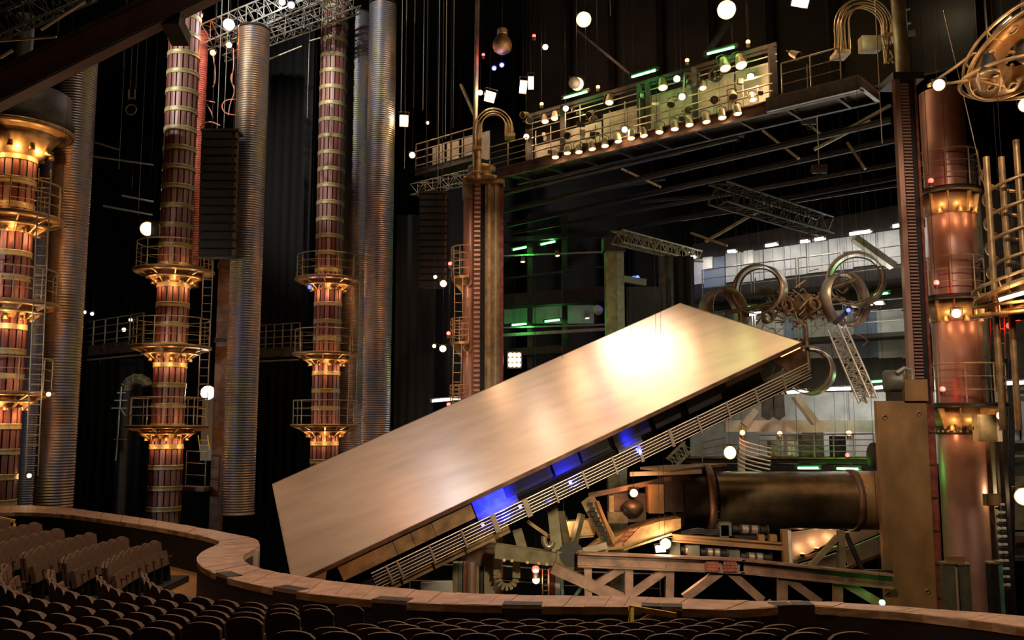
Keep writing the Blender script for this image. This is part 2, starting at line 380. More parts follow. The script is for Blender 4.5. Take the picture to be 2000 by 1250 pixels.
def s_of(k, y):                          # where row k passes the line y on its way round
    pts, L = rowcurve(k)
    for i in range(len(pts)-1):
        if pts[i+1].y >= y: return L[i]+(L[i+1]-L[i])*max(0, min(1, (y-pts[i].y)/max(1e-6, pts[i+1].y-pts[i].y)))
    return L[-1]
for k in range(0, 8):
    mb = MB(); se = s_of(k, 23.3); ss = [-7.2]+[se*i/22 for i in range(23)]
    z = seat_z(k)
    for a, b in zip(ss, ss[1:]):
        (p, np_), (q, nq) = rowpt(k, a), rowpt(k, b)
        mb.hexa([p+np_*.42-ZU*1.25, q+nq*.42-ZU*1.25, q-nq*.42-ZU*1.25, p-np_*.42-ZU*1.25, p+np_*.42+ZU*z, q+nq*.42+ZU*z, q-nq*.42+ZU*z, p-np_*.42+ZU*z])
    if k: part('tier', mb, M_BLACK, fl)
for k in range(5):
    y = 13.05-.62*k+.05; z = -.755+.09*k; part('tier', MB().box((1.3, y-.05, z-.3), (5.6+.4*k, .72, .6)), M_BLACK, fl)
def make_seat():
    t = thing('theatre_seat', 'x', 'seat')
    def slab(w_, z0, z1, arch, y0, y1, lean, nseg=8):
        top = [(-w_/2+w_*i/nseg, z1-arch*(2*i/nseg-1)**2*(1+.9*(2*i/nseg-1)**6)) for i in range(nseg+1)]
        poly = [(-w_/2*.94, z0), (w_/2*.94, z0)]+[(x, z) for x, z in reversed(top)]
        mb = MB(); f = lambda x, z, y: V((x, y-lean*(z-z0), z)); m_ = len(poly)
        mb.add([f(x, z, y0) for x, z in poly]+[f(x, z, y1) for x, z in poly], [tuple(range(m_))[::-1], tuple(range(m_, 2*m_))]+[(i, (i+1) % m_, m_+(i+1) % m_, m_+i) for i in range(m_)])
        return mb
    part('backrest', slab(.515, .30, 1.0, .05, -.02, .025, .16), M_SEATW, t, local=True)
    part('back_cushion', slab(.48, .42, .975, .04, .0251, .07, .16), M_SEAT, t, local=True)
    part('seat_cushion', MB().hexa([V((-.22, .12, .38)), V((.22, .12, .38)), V((.22, .22, .40)), V((-.22, .22, .40)), V((-.22, .07, .72)), V((.22, .07, .72)), V((.22, .14, .74)), V((-.22, .14, .74))]), M_SEAT, t, local=True)
    part('armrest', MB().hexa([V((-.275, -.02, .56)), V((-.235, -.02, .56)), V((-.235, .26, .57)), V((-.275, .26, .57)), V((-.275, -.02, .60)), V((-.235, -.02, .60)), V((-.235, .25, .61)), V((-.275, .25, .61))]), M_SEATW, t, local=True)
    part('pedestal', MB().hexa([V((-.27, .0, 0)), V((-.24, .0, 0)), V((-.24, .26, 0)), V((-.27, .26, 0)), V((-.27, .0, .57)), V((-.24, .0, .57)), V((-.24, .2, .57)), V((-.27, .2, .57))]), M_BLACK, t, local=True)
    return t
seat0 = make_seat(); used = [0]
def put_seat(k, s, label, group):
    if isinstance(k, tuple): p, nrm = V((s, k[1]+.012*(s-1)**2, k[2])), V((-.024*(s-1), 1, 0))
    else: p, nrm = rowpt(k, s); p.z = seat_z(k)
    rz = math.atan2(nrm.y, nrm.x)-PI/2
    if not used[0]:
        used[0] = 1; seat0.location = p; seat0.rotation_euler[2] = rz; seat0['label'] = label; seat0['group'] = group; return
    dup(seat0, p, rz, label, group)
PIT = .53
ROWN = ['front', 'second', 'third', 'fourth', 'fifth', 'sixth', 'seventh', 'eighth', 'ninth']
seat_jobs = []
for k in range(0, 7):                    # near left block, curving
    s = .05+.33*k; s1 = s_of(k, 18.1 if k == 0 else 17.5); c = 0
    while s < s1:
        p, _ = rowpt(k, s)
        if p.x/p.y*F+1000 > -45: seat_jobs.append((k, s, 'brown theatre seat, %s from the aisle in the %s row of the curved left block' % (ORD[c], ROWN[k]), 'seats of the curved left block'))
        s += PIT; c += 1
for k in range(1, 7):                    # far left block, rows running away
    s = s_of(k, 18.9); end = s_of(k, 22.7+.3*(k > 4)); c = 0
    while s < end:
        p, _ = rowpt(k, s)
        if p.x/p.y*F+1000 > -45: seat_jobs.append((k, s, 'brown theatre seat, %s seat of row %s in the far block under the handrail' % (ORD[c], ROWN[k]), 'seats of the far left block'))
        s += .48; c += 1
for k in range(5):                       # centre block
    kk = 2.75+k*.8; x = -1.3-.3*k; c = 0; end = 3.45+.16*k
    while x < end:
        seat_jobs.append((('c', 13.05-.62*k, -.755+.09*k), x, 'brown theatre seat, %s from the left aisle in the %s row of the centre block' % (ORD[c], ROWN[k]), 'seats of the centre block'))
        x += PIT; c += 1
for j in seat_jobs: put_seat(*j)
print('SEATS', len(seat_jobs))
# low partition with handrail at the right of the centre block
hp = [WZ(x, y, -.28) for x, y in ((1497, 1196), (1560, 1199), (1640, 1206), (1740, 1219), (1860, 1235), (2010, 1256), (2090, 1268))]
pt_ = thing('box_partition', 'dark low partition topped by a brown handrail to the right of the centre seats', 'partition', hp[0]-ZU*.9)
part('handrail', MB().tube(smooth(hp), .035), M_LEDGE, pt_, 'brown wooden handrail')
mb = MB()
for p, q in zip(hp, hp[1:]): mb.hexa([p-ZU*.95, q-ZU*.95, q+V((0, .06, -.95)), p+V((0, .06, -.95)), p-ZU*.08, q-ZU*.08, q+V((0, .06, -.08)), p+V((0, .06, -.08))])
part('partition_wall', mb, M_BLACK, pt_)
for p in hp: part('rail_bracket', MB().bar(p-ZU*.12, p, .04), M_RUST, pt_)
# yellow A-frame by the parapet, yellow frames at the left
def aframe(name, label, p, d, hgt, wid):
    t = thing(name, label, 'sign', p); d = V(d).normalized(); sd = V((-d.y, d.x, 0))
    top = p+ZU*hgt
    for i in (-1, 1):
        part('leg', MB().bar(p+sd*.22*i-d*.1, top-d*.05+sd*.02*i, .05, .03), M_YEL, t)
    part('top_bar', MB().bar(top-d*.1, top+d*wid-ZU*.12, .05, .08), M_YEL, t)
    part('brace', MB().bar(p+ZU*hgt*.6, top+d*wid*.45-ZU*.08, .04), M_YEL, t)
    for i in (-1, 1): part('leg', MB().bar(p+d*wid+sd*.2*i, top+d*wid-ZU*.18, .05, .03), M_YEL, t)
    return t
aframe('stepladder', 'small yellow stepladder lying open behind the centre seats', W(1241, 1187, 13.9)-ZU*.56, (1, .05, 0), .56, .62)
aframe('stepladder', 'yellow stepladder by the far left seats at the edge of the house', W(-6, 1013, 24)-ZU*.55, (1, .1, 0), .6, .45)
aframe('stepladder', 'yellow stepladder top behind the near left seats', WZ(2, 1160, -.6)-ZU*.3, (1, .1, 0), .5, .12)
# ------------------------------------------------------------------ the great tilted stage deck
def WD(px, py, d):
    u = (px-1000)/F; v = (625-py)/F
    return V((u*d, (cp-v*sp)*d, CAMZ+(sp+v*cp)*d))
KD = 28
dA, dB, dC, dD = WD(532, 945, KD), WD(571, 1139, .77*KD), WD(1566, 668, .896*KD), WD(1328, 592, 1.126*KD)
dU = (dD-dA+dC-dB); dL = dU.length/2; dU.normalize()
dV = (dB-dA+dC-dD); dV = dV-dU*dV.dot(dU); dW = dV.length/2; dV.normalize()
dN = dU.cross(dV)                        # into the body of the deck
if dN.z > 0: dN = -dN
O = (dA+dB+dC+dD)/4-dU*dL/2-dV*dW/2      # corner A
def DK(s, t, n): return O+dU*s+dV*t+dN*n  # s along, t across (dW = near edge), n depth below the playing surface
AXD = (dU, dV, dN)
def s_at(px): # metres along the near edge seen at px
    k = (px-571)/(1566-px)*21.56/25.09; return dL*k/(1+k)
deck = thing('stage_deck', 'huge tilted rectangular stage deck with a bare copper-toned metal top', 'stage', DK(dL/2, dW/2, 1.2))
def dbox(name, s0, s1, t0, t1, n0, n1, m, parent=deck, label=None):
    return part(name, MB().box(DK((s0+s1)/2, (t0+t1)/2, (n0+n1)/2), (abs(s1-s0), abs(t1-t0), abs(n1-n0)), AXD), m, parent, label)
dbox('deck_top', 0.03, dL-.03, .03, dW-.03, 0, .06, M_DECK)
dbox('edge_trim', 0, dL, dW-.03, dW+.01, -.004, .10, M_RUST); dbox('edge_trim', 0, dL, -.01, .03, -.004, .10, M_RUST)
dbox('edge_trim', -.01, .03, 0, dW, -.004, .10, M_SILV); dbox('edge_trim', dL-.03, dL+.01, 0, dW, -.004, .10, M_RUST)
dbox('core', .3, dL-1.0, .3, dW-.9, .07, 1.0, M_BLACK)
dbox('under_walkway', .2, dL-.2, dW-.9, dW+.02, .98, 1.06, M_DARK)
dbox('lower_beam', s_at(640), s_at(965), dW-.25, dW-.02, 1.07, 1.36, M_GOLD, label='gold lower edge beam')
dbox('lower_beam', s_at(970), dL-.3, dW-.25, dW-.02, 1.07, 1.16, M_DARK)
# gold cover panel with seams, panel with green light put in its colour, copper end bracket, small white plate
for x0, x1 in ((655, 762), (763, 797), (798, 838), (839, 916)): dbox('cover_panel', s_at(x0), s_at(x1), dW-.2, dW-.04, .16, .56, M_GOLD, label='gold side cover panel')
dbox('green_lit_panel', s_at(1424), s_at(1506), dW-.4, dW-.3, .14, .42, M_OLIVE)
part('end_bracket', MB().prism([DK(dL-.95, dW-.1, .12), DK(dL-.02, dW-.02, .12), DK(dL-.02, dW-.02, .98), DK(dL-.55, dW-.1, .78)], dV*-.08), M_RUST, deck, 'copper end bracket')
part('corner_plate', MB().prism([DK(.25, dW-.1, .12), DK(.85, dW-.1, .12), DK(.62, dW-.1, .5), DK(.5, dW-.1, .9)], dV*-.05), M_SILV, deck)
for x0, x1, n0 in ((985, 1075, .18), (1080, 1130, .2), (1135, 1190, .16), (1200, 1270, .2), (1280, 1330, .22), (1345, 1410, .25)):
    dbox('equipment_box', s_at(x0), s_at(x1), dW-.75, dW-.3, n0, n0+.42, M_BLACK)
for x0, x1 in ((922, 1003), (1205, 1252)): dbox('recess_panel', s_at(x0), s_at(x1), dW-.5, dW-.44, .12, .9, M_RECESS)
for x in (925, 1000, 1100, 1235): dbox('blue_lamp', s_at(x)-.04, s_at(x)+.04, dW-.3, dW-.24, .9, .97, E_BLUE)
def dspot(px, t, n, tpx, tt, tn, pw, ang=80):
    spot(DK(s_at(px), t, n), DK(s_at(tpx), tt, tn), BLUE, pw, ang, .8, .05, 'blue_spot')
dspot(965, dW+.25, .9, 962, dW-.5, .5, 1500, 95); dspot(1100, dW+.2, .9, 1110, dW-.6, .4, 300, 100); dspot(1225, dW+.25, .85, 1238, dW-.5, .4, 420, 70); dspot(1050, dW+.1, 1.0, 1040, dW-.6, .5, 25, 120)
# railing hung along the near side
tp = dW+.12
for k in range(6): part('rail', MB().tube([DK(s_at(705), tp, .62+.088*k), DK(dL-.05, tp, .62+.088*k)], .013 if k else .018, 6), M_SILV, deck)
for i, x in enumerate((735, 756, 819, 882, 943, 1006, 1062, 1120, 1178, 1229, 1290, 1345, 1402, 1458, 1512)):
    wd = .14 if x in (943, 1006) else .05
    if x in (1229, 1290): wd = .09
    part('rail_post', MB().box(DK(s_at(x), tp+.03, .845), (wd, .03, .52), AXD), M_SILV, deck)
part('edge_lamp', MB().bar(DK(dL-.75, dW+.012, .13), DK(dL-.1, dW+.012, .13), .02), E_ORNG, deck)

# ------------------------------------------------------------------ barrel columns and their ring platforms
RC = .75
def make_core(z0, z1): return MB().cyl((0, 0, z0), (0, 0, z1), RC-.05, n=28)
def barrel(px, py, Y, label, ztop, zbot=FZ):
    c = W(px, py, Y); t = thing('barrel_column', label, 'column', V((c.x, c.y, zbot)))
    H = ztop-zbot
    part('core', MB().cyl((0, 0, 0), (0, 0, H), RC-.05, n=28), M_CORE, t, local=True)
    n = 17; g = 2*PI/n; me = None
    for i in range(n):
        a0, a1 = -g*.385, g*.385
        if me is None:
            mb = MB(); r0, r1 = RC-.06, RC
            pts = [V((r*math.cos(a), r*math.sin(a), 0)) for r, a in ((r0, a0), (r1, a0), (r1+.006, 0), (r1, a1), (r0, a1))]
            mb.prism(pts, V((0, 0, H))); me = mb.mesh('stave', M_STAVE)
        o = bpy.data.objects.new('stave', me); COL.objects.link(o); o.parent = t; o.rotation_euler[2] = g*i+.05
    zs = []; z = .4
    mh = MB().lathe([(RC-.03, -.12), (RC+.03, -.12), (RC+.045, -.09), (RC+.03, -.06), (RC+.03, .06), (RC+.045, .09), (RC+.03, .12), (RC-.03, .12)], 36).mesh('hoop', M_HOOP)
    while z < H:
        o = bpy.data.objects.new('hoop', mh); COL.objects.link(o); o.parent = t; o.location = (0, 0, z); z += .965
    return t, V((c.x, c.y, 0))
RP_ = 1.86
def make_platform():
    t = thing('ring_platform', 'x', 'platform')
    R = RP_
    part('deck', MB().lathe([(RC+.06, 0), (R, 0), (R+.04, -.05), (R, -.14), (R-.2, -.17), (RC+.06, -.17)], 48, closed=True), M_GOLD, t, local=True)
    part('lower_ring', MB().lathe([(R*.66, -.34), (R*.7, -.32), (R*.7, -.40), (R*.62, -.44), (R*.6, -.38)], 40, closed=True), M_GOLD, t, local=True)
    part('collar', MB().lathe([(RC+.05, -.62), (RC+.1, -.62), (RC+.14, -.42), (R*.6, -.17), (R*.55, -.17), (RC+.05, -.4)], 40, closed=True), M_GOLD, t, local=True)
    n = 10; mb_ = ml = None
    for i in range(n):
        a = 2*PI*(i+.5)/n
        if mb_ is None:
            b = MB(); b.prism([V((RC+.06, -.03, -.66)), V((RC+.16, -.03, -.66)), V((R*.72, -.03, -.34)), V((R-.06, -.03, -.18)), V((RC+.1, -.03, -.18))], V((0, .06, 0))); mb_ = b.mesh('bracket', M_GOLD)
            ml = MB().lathe([(.055, .2), (.10, .0), (.085, -.01), (.04, .16)], 12, closed=True).mesh('lamp_cup', M_GOLD)
            mg = MB().cyl((0, 0, .02), (0, 0, .05), .075, n=10).mesh('lamp_glass', E_SOFT)
        o = bpy.data.objects.new('bracket', mb_); COL.objects.link(o); o.parent = t; o.rotation_euler[2] = a
        a2 = 2*PI*i/n; cu = bpy.data.objects.new('lamp_cup', ml); COL.objects.link(cu); cu.parent = t; cu.location = ((RC+.2)*math.cos(a2), (RC+.2)*math.sin(a2), -.72)
        o = bpy.data.objects.new('lamp_glass', mg); COL.objects.link(o); o.parent = cu
    rr = R-.12
    for z, r in ((.45, .018), (.85, .018), (1.28, .03)):
        part('rail', MB().torus((0, 0, z), rr, r, 44), M_RAIL, t, local=True)
    mp = MB().cyl((0, 0, 0), (0, 0, 1.28), .026, n=7).mesh('rail_post', M_RAIL)
    for i in range(10):
        a = 2*PI*(i+.2)/10; o = bpy.data.objects.new('rail_post', mp); COL.objects.link(o); o.parent = t; o.location = (rr*math.cos(a), rr*math.sin(a), 0)
    return t
plat0 = make_platform(); pu = [0]
def platform(c, z, label, pw=1.0, col=(1, .47, .18)):
    if not pu[0]:
        pu[0] = 1; plat0.location = (c.x, c.y, z); plat0['label'] = label
    else: dup(plat0, V((c.x, c.y, z)), random.uniform(0, 1), label)
    view = math.atan2(-c.y, -c.x)
    for da in (-.95, 0, .95):
        a = view+da; lamp((c.x+(RC+.42)*math.cos(a), c.y+(RC+.42)*math.sin(a), z-.62), col, 27*pw, .05, 'under_platform_lamp')
        lamp((c.x+(RC+.32)*math.cos(a), c.y+(RC+.32)*math.sin(a), z-.95), col, 34*pw, .05, 'under_platform_lamp')
    for da in (-.6, .6):
        a = view+da; lamp((c.x+(RP_-.5)*math.cos(a), c.y+(RP_-.5)*math.sin(a), z+.3), col, 26*pw, .05, 'platform_lamp')
def zat(px, py, Y): return W(px, py, Y).z
b0, c0 = barrel(23, 450, 35, 'nearest banded stave column at the left edge of the stage, with lit ring platforms', 16.5)
b1, c1 = barrel(344, 450, 43, 'banded stave column with brass hoops beside the hanging speaker stack', 27)
b2, c2 = barrel(644, 450, 50, 'banded stave column with brass hoops behind the low end of the tilted deck', 33)
for Y, px, c, who, ys in ((35, 23, c0, 'nearest left-edge stave column', (425, 592, 765)), (43, 340, c1, 'stave column beside the hanging speaker', (528, 676, 830)), (50, 640, c2, 'stave column behind the deck', (545, 690, 828))):
    for y, nm in zip(ys, ('upper', 'middle', 'lower')):
        platform(c, zat(px, y, Y), '%s brass ring platform with railing around the %s' % (nm, who), 1.5 if Y == 35 else 1.0)
# great dark drum with a lit underside on the nearest column
zc = zat(23, 262, 35); t = thing('column_crown', 'dark drum with a glowing brass underside crowning the nearest left column', 'platform', V((c0.x, c0.y, zc)))
part('drum', MB().lathe([(RC+.1, .0), (2.0, .0), (2.05, .5), (1.9, .9), (1.9, 1.6), (RC, 1.7)], 40), M_DARK, t, local=True)
part('rim', MB().lathe([(1.5, -.1), (2.05, .02), (2.1, .12), (2.0, .14), (1.5, -.02)], 40, closed=True), M_GOLD, t, local=True)
part('under_cone', MB().lathe([(RC+.05, -1.0), (RC+.25, -.9), (1.3, -.35), (1.55, -.05), (RC, -.05)], 40), M_GOLD, t, local=True)
for i in range(10):
    a = 2*PI*i/10; f = part('lamp_cup', MB().lathe([(.07, .25), (.13, 0), (.11, -.01), (.05, .2)], 12, (1.25*math.cos(a), 1.25*math.sin(a), -.85), closed=True), M_GOLD, t, local=True)
    part('lamp_glass', MB().cyl((1.25*math.cos(a), 1.25*math.sin(a), -.8), (1.25*math.cos(a), 1.25*math.sin(a), -.77), .09, n=10), E_SOFT, f, local=True)
view = math.atan2(-c0.y, -c0.x)
for da in (-.9, 0, .9): lamp((c0.x+1.15*math.cos(view+da), c0.y+1.15*math.sin(view+da), zc-1.0), (1, .5, .17), 130, .05)
part('mast', MB().cyl((0, 0, 1.7), (0, 0, 5), .35, n=16), M_DARK, t, local=True)
# ladders at the columns' sides, narrow red hose beside the second
ladder('ladder', 'steel ladder up the right side of the nearest left column', W(62, 930, 34.2), W(88, 330, 34.2), (1, .3, 0), .42, M_RAIL, .38)
ladder('ladder', 'steel ladder up the right side of the column beside the hanging speaker', W(394, 830, 42.5), W(408, 500, 42.5), (1, .3, 0), .42, M_RAIL, .38)
ladder('ladder', 'thin ladder up the right side of the stave column behind the deck', W(686, 830, 49), W(698, 500, 49), (1, .3, 0), .42, M_RAIL, .38)

def corrugated(px, py, Y, y_top, y_bot, r, label, ground=False, m=M_CORR):
    c = W(px, py, Y); z1 = zat(px, y_top, Y); z0 = FZ if ground else zat(px, y_bot, Y)
    t = thing('corrugated_tube', label, 'tube', V((c.x, c.y, z0)), None)
    p = .118; n = int((z1-z0)/p); prof = []
    for i in range(n): prof += [(r-.04, i*p), (r-.008, i*p+p*.25), (r+.014, i*p+p*.5), (r-.008, i*p+p*.75)]
    part('shell', MB().lathe(prof, 40), m, t, local=True)
    part('end_ring', MB().lathe([(r-.08, -.03), (r+.03, -.03), (r+.03, .06), (r-.08, .06)], 40, closed=True), M_CORR, t, local=True)
    part('top_ring', MB().lathe([(r-.08, z1-z0-.05), (r+.03, z1-z0-.05), (r+.03, z1-z0+.05), (r-.08, z1-z0+.05)], 40, closed=True), M_DARK, t, local=True)
    return c
corrugated(126, 600, 37.5, 110, 0, .76, 'corrugated metal tube rising behind the far left seats', True)
corrugated(64, 800, 45, 300, 0, .76, 'pale corrugated tube half hidden behind the nearest left column', True)
corrugated(478, 600, 43, 58, 1004, .76, 'corrugated metal tube hanging with its lower end open above the parapet', False)
corrugated(738, 600, 48, 8, 0, .76, 'tall corrugated tube with a bright warm flank behind the deck', True)
corrugated(694, 500, 51.5, 30, 0, .76, 'shadowy corrugated tube between the stave column and the brighter tube', True)
corrugated(384, 350, 45.5, 60, 560, .3, 'narrow reddish corrugated hose beside the stave column', False, M_REDH)
spot((-22, 24, 6), W(100, 700, 37.5), COOL, 2500, 60, .8, .2)
# ------------------------------------------------------------------ lighting catwalk across the portal
def obar(px0, py0, px1, py1, off, w, h=None, off1=None): return MB().bar(OP(px0, py0, off), OP(px1, py1, off if off1 is None else off1), w, h)
ca, cb = OP(985, 340, 0), OP(1695, 178, 0); zc = (ca.z+cb.z)/2; ca.z = cb.z = zc
print('CAT', OP(985, 340, 0).z, OP(1695, 178, 0).z)
cat = thing('lighting_catwalk', 'long lighting catwalk of steel beams spanning the portal above the stage', 'catwalk', (ca+cb)/2)
cl = cb-ca
part('front_beam', MB().ibeam(ca-BX*.5, cb-BX*.5, .2, .5), M_RUST, cat); part('back_beam', MB().ibeam(ca+BX*1.1, cb+BX*1.1, .18, .4), M_DARK, cat)
part('floor_plate', MB().bar(ca+BX*.3+ZU*.05, cb+BX*.3+ZU*.05, 1.5, .05), M_DARK, cat)
for i in range(9): part('cross_beam', MB().bar(ca+cl*(i+.5)/9-BX*.4-ZU*.18, ca+cl*(i+.5)/9+BX*1.0-ZU*.18, .1, .12), M_DARK, cat)
part('end_beam', MB().ibeam(ca+cl*.80-BX*.85-ZU*.02, cb-BX*.85-ZU*.02, .16, .55), M_RAILD, cat)
part('end_cross', MB().ibeam(cb-BX*.85, cb+BX*1.1, .16, .4), M_RAILD, cat)
def cs(px, off=0):                        # point on the catwalk floor line seen at px
    u = (px-1000)/F; k = u
    a, b = ca+BX*off, cb+BX*off
    t = (a.x-k*a.y)/((a.x-k*a.y)-(b.x-k*b.y)); return a.lerp(b, t)
for x, wd in ((1033, .3), (1102, .25), (1258, .22), (1275, .22), (1371, .26), (1530, .3)):
    p = cs(x, .5); part('post', MB().bar(p, p+ZU*(2.9 if x > 1040 else 2.2), wd, .2), M_DARK, cat)
for z, m, r in ((2.9, M_DARK, .13), (2.72, M_DARK, .07), (2.5, M_RAILD, .035), (2.2, M_RAILD, .03)):
    part('upper_beam', MB().bar(cs(1035, .5)+ZU*z, cs(1540, .5)+ZU*z, r, r*1.3), m, cat)
for z in (.45, .8, 1.1, 1.5): part('pipe_rail', MB().cyl(cs(1040, -.1)+ZU*z, cs(1528, -.1)+ZU*z, .035, n=8), M_RAIL, cat)
for x0, x1, z0, z1 in ((1045, 1096, .3, 1.5), (1106, 1180, .3, 1.9), (1184, 1252, .3, 2.2), (1280, 1366, .3, 2.4), (1376, 1450, .3, 2.5), (1454, 1522, .3, 2.5)):
    a, b = cs(x0, 1.05), cs(x1, 1.05); part('back_panel', MB().prism([a+ZU*z0, b+ZU*z0, b+ZU*z1, a+ZU*z1], BX*.05), M_CREAM, cat)
rq = random.Random(11)
for k in range(26):
    p = cs(rq.uniform(1050, 1520), rq.choice((-.15, .45))); z_ = rq.choice((.45, .8, 1.1, 1.5, 2.3)); part('socket_box', MB().box(p+ZU*z_, (rq.uniform(.12, .4), .15, rq.uniform(.1, .3))), M_DARK if k % 3 else M_RAILD, cat)
for k in range(16):
    p = cs(1048+k*30, .1); part('stand_pipe', MB().cyl(p, p+ZU*rq.uniform(1.2, 2.6), .025, n=6), M_RAILD, cat)
railing('catwalk_railing', 'grey railing on the right end of the lighting catwalk', [cs(1548, -.8)+ZU*.25, cs(1668, -.8)+ZU*.25], 1.25, M_RAIL, 3, 1.1)
railing('catwalk_railing', 'brass coloured railing on the catwalk just right of the small pipe arch', [cs(955, -.45)+ZU*.25, cs(1030, -.45)+ZU*.25], 1.2, M_RAIL, 4, 1.1)
# left extension of the catwalk beyond the left tower
ea, eb = OP(812, 338, 1.5), OP(930, 305, 1.5); eb.z = ea.z
ext = thing('side_catwalk', 'short catwalk wing with pale railings left of the left tower', 'catwalk', ea)
part('floor_beam', MB().ibeam(ea, eb, .2, .35), M_DARK, ext); part('floor_plate', MB().bar(ea+BX*.6, eb+BX*.6, 1.2, .06), M_DARK, ext)
for k in range(4): part('rail', MB().cyl(ea+ZU*(.4+.42*k), eb+ZU*(.4+.42*k), .04, n=6), M_RAIL, ext)
for k in range(6): part('rail_post', MB().bar(ea.lerp(eb, k/5), ea.lerp(eb, k/5)+ZU*1.7, .07), M_DARK, ext)
for k in range(4):
    a, b = ea.lerp(eb, k/4+.02)+BX*1.2, ea.lerp(eb, k/4+.22)+BX*1.2; part('back_panel', MB().prism([a+ZU*.2, b+ZU*.2, b+ZU*1.8, a+ZU*1.8], BX*.05), M_CREAM, ext)
lattice('side_truss', 'little lattice truss hanging under the catwalk wing left of the left tower', 'truss', ea-ZU*1.0-AX*-.1, eb-ZU*1.0, .6, M_RAILD, 8, .03)

# ---- lamps of every kind
def par_proto():
    t = thing('par_can', 'x', 'stage light')
    part('body', MB().lathe([(.0, .42), (.10, .42), (.13, .3), (.17, .05), (.175, 0), (.16, 0), (.155, .06), (.0, .1)], 16), M_OLIVE, t, local=True)
    part('lens', MB().lathe([(.0, .025), (.1, .02), (.158, .03), (.158, .055), (.0, .06)], 16), E_WARM, t, local=True)
    part('yoke', MB().tube([V((-.2, 0, .2)), V((-.2, 0, .5)), V((0, 0, .6)), V((.2, 0, .5)), V((.2, 0, .2))], .018, 5), M_DARK, t, local=True)
    return t
par0 = par_proto(); pz = [0]
LENS_OFF = MB().lathe([(.0, .025), (.1, .02), (.158, .03), (.158, .055), (.0, .06)], 16).mesh('lens', M_DARK)
def par_can(p, label, group, rx=.28, rz=0, sc=1, lit=True):
    if not pz[0]: pz[0] = 1; o = par0; o['label'] = label; o['group'] = group; o.location = p
    else: o = dup(par0, p, None, label, group)
    o.rotation_euler = (rx*-1, random.uniform(-.1, .1), rz); o.scale = (sc,)*3
    if not lit:
        for ch in o.children:
            if ch.name.startswith('lens'): ch.data = LENS_OFF
    return o
row = [(1085, 308), (1108, 300), (1131, 298), (1157, 292), (1182, 286), (1208, 277), (1233, 271), (1258, 266), (1288, 259), (1318, 253), (1347, 245), (1380, 239), (1411, 231), (1441, 223)]
for i, (x, y) in enumerate(row):
    p = OP(x, y, -.75); par_can(p, 'lit warm par can, %s from the left in the row along the catwalk edge' % ORD[i], 'par cans along the catwalk edge')
    if i % 2 == 0: lamp(p-ZU*.12-BX*.25, WARM, 36, .1)
for i, (x, y, s_) in enumerate(((1065, 238, 1), (1083, 232, 1), (1190, 201, 1.1), (1295, 172, 1.2), (1373, 173, .9), (1417, 134, 1.3), (1448, 128, 1.3), (1471, 196, .9))):
    p = OP(x, y, -.3); par_can(p, 'warm par can, %s from the left of those hanging above the catwalk rail' % ORD[i], 'par cans hanging above the rail', .4, 0, s_)
    lamp(p-BX*.3-ZU*.2, WARM, 36, .1)
def drop(t, p, top=33.95):
    part('drop_cable', MB().cyl(p+V((0, .12, .1)), V((p.x, p.y+.12, top)), .006, n=4), M_VOID, t)
def glow_lamp(name, label, cat_, p, r, em, col=None, pw=0, depth=.25, tgt=None, housing=M_DARK, group=None):
    t = thing(name, label, cat_, p, group); d = ((V(tgt)-p) if tgt is not None else (V((0, 0, CAMZ))-p)).normalized()
    x, y, d = basis(d)
    part('housing', MB().lathe([(0, -depth), (r*.7, -depth), (r*1.12, -.03), (r*1.12, .03), (r, .03), (r, -.02), (0, -.03)], 24, p, (x, y, d)), housing, t)
    part('lens', MB().lathe([(r*.97, -.01), (r*.97, .012), (r*.6, .03), (0, .035)], 24, p, (x, y, d)), em, t)
    part('yoke', MB().tube([p+x*r*1.15-d*.1, p+x*r*1.2+ZU*r*1.2-d*.1, p-x*r*1.2+ZU*r*1.2-d*.1, p-x*r*1.15-d*.1], .02, 5), M_DARK, t)
    drop(t, p)
    if pw: lamp(p+d*.3, col, pw, .12)
    return t
glow_lamp('round_floodlight', 'big round glowing disc lamp high above the left half of the catwalk', 'stage light', OP(1140, 38, 0), .32, E_WARM, WARM, 500, housing=M_GOLD)
glow_lamp('round_floodlight', 'big round glowing disc lamp high above the right half of the catwalk', 'stage light', OP(1419, 19, -.5), .34, E_WARM, WARM, 500, housing=M_GOLD)
t0 = glow_lamp('round_floodlight', 'lone round glowing lamp left of the stave column by the speaker', 'stage light', W(288, 447, 46), .36, E_WARM, WARM, 200)
p = W(293.5, 447, 45.7); part('shutter', MB().box(p+V((.24, 0, 0)), (.42, .03, .9)), M_BLACK, t0)
# crescent lamp: a disc half covered by its round barn door
p = OP(1127, 164, -.4); t = glow_lamp('crescent_lamp', 'warm disc lamp masked to a crescent above the left green tube', 'stage light', p, .30, E_WARM, WARM, 120)
d = (V((0, 0, CAMZ))-p).normalized(); x, y, d = basis(d)
part('shutter', MB().cyl(p+d*.08-x*.12+y*.05, p+d*.1-x*.12+y*.05, .27, n=24), M_BLACK, t)
for i, (x, y, Y, pw, lb) in enumerate(((1065, 92, 0, 350, 'small fierce warm lamp on a rod above the catwalk, left of the big disc lamp'), (1105, 212, 0, 250, 'fierce warm lamp under the leftmost green tube of the catwalk'), (1220, 253, -.6, 250, 'fierce warm lamp just above the middle of the par can row'), (1466, 150, 0, 700, 'fierce white-hot lamp at the right end of the cream catwalk panels'), (938, 181, 0, 250, 'small fierce lamp touching the square floodlight above the small pipe arch'), (1028, 267, 0, 150, 'small warm lamp at the foot of the small pipe arch'))):
    glow_lamp('spot_lamp', lb, 'stage light', OP(x, y, Y), .13, E_WARM, WARM, pw)
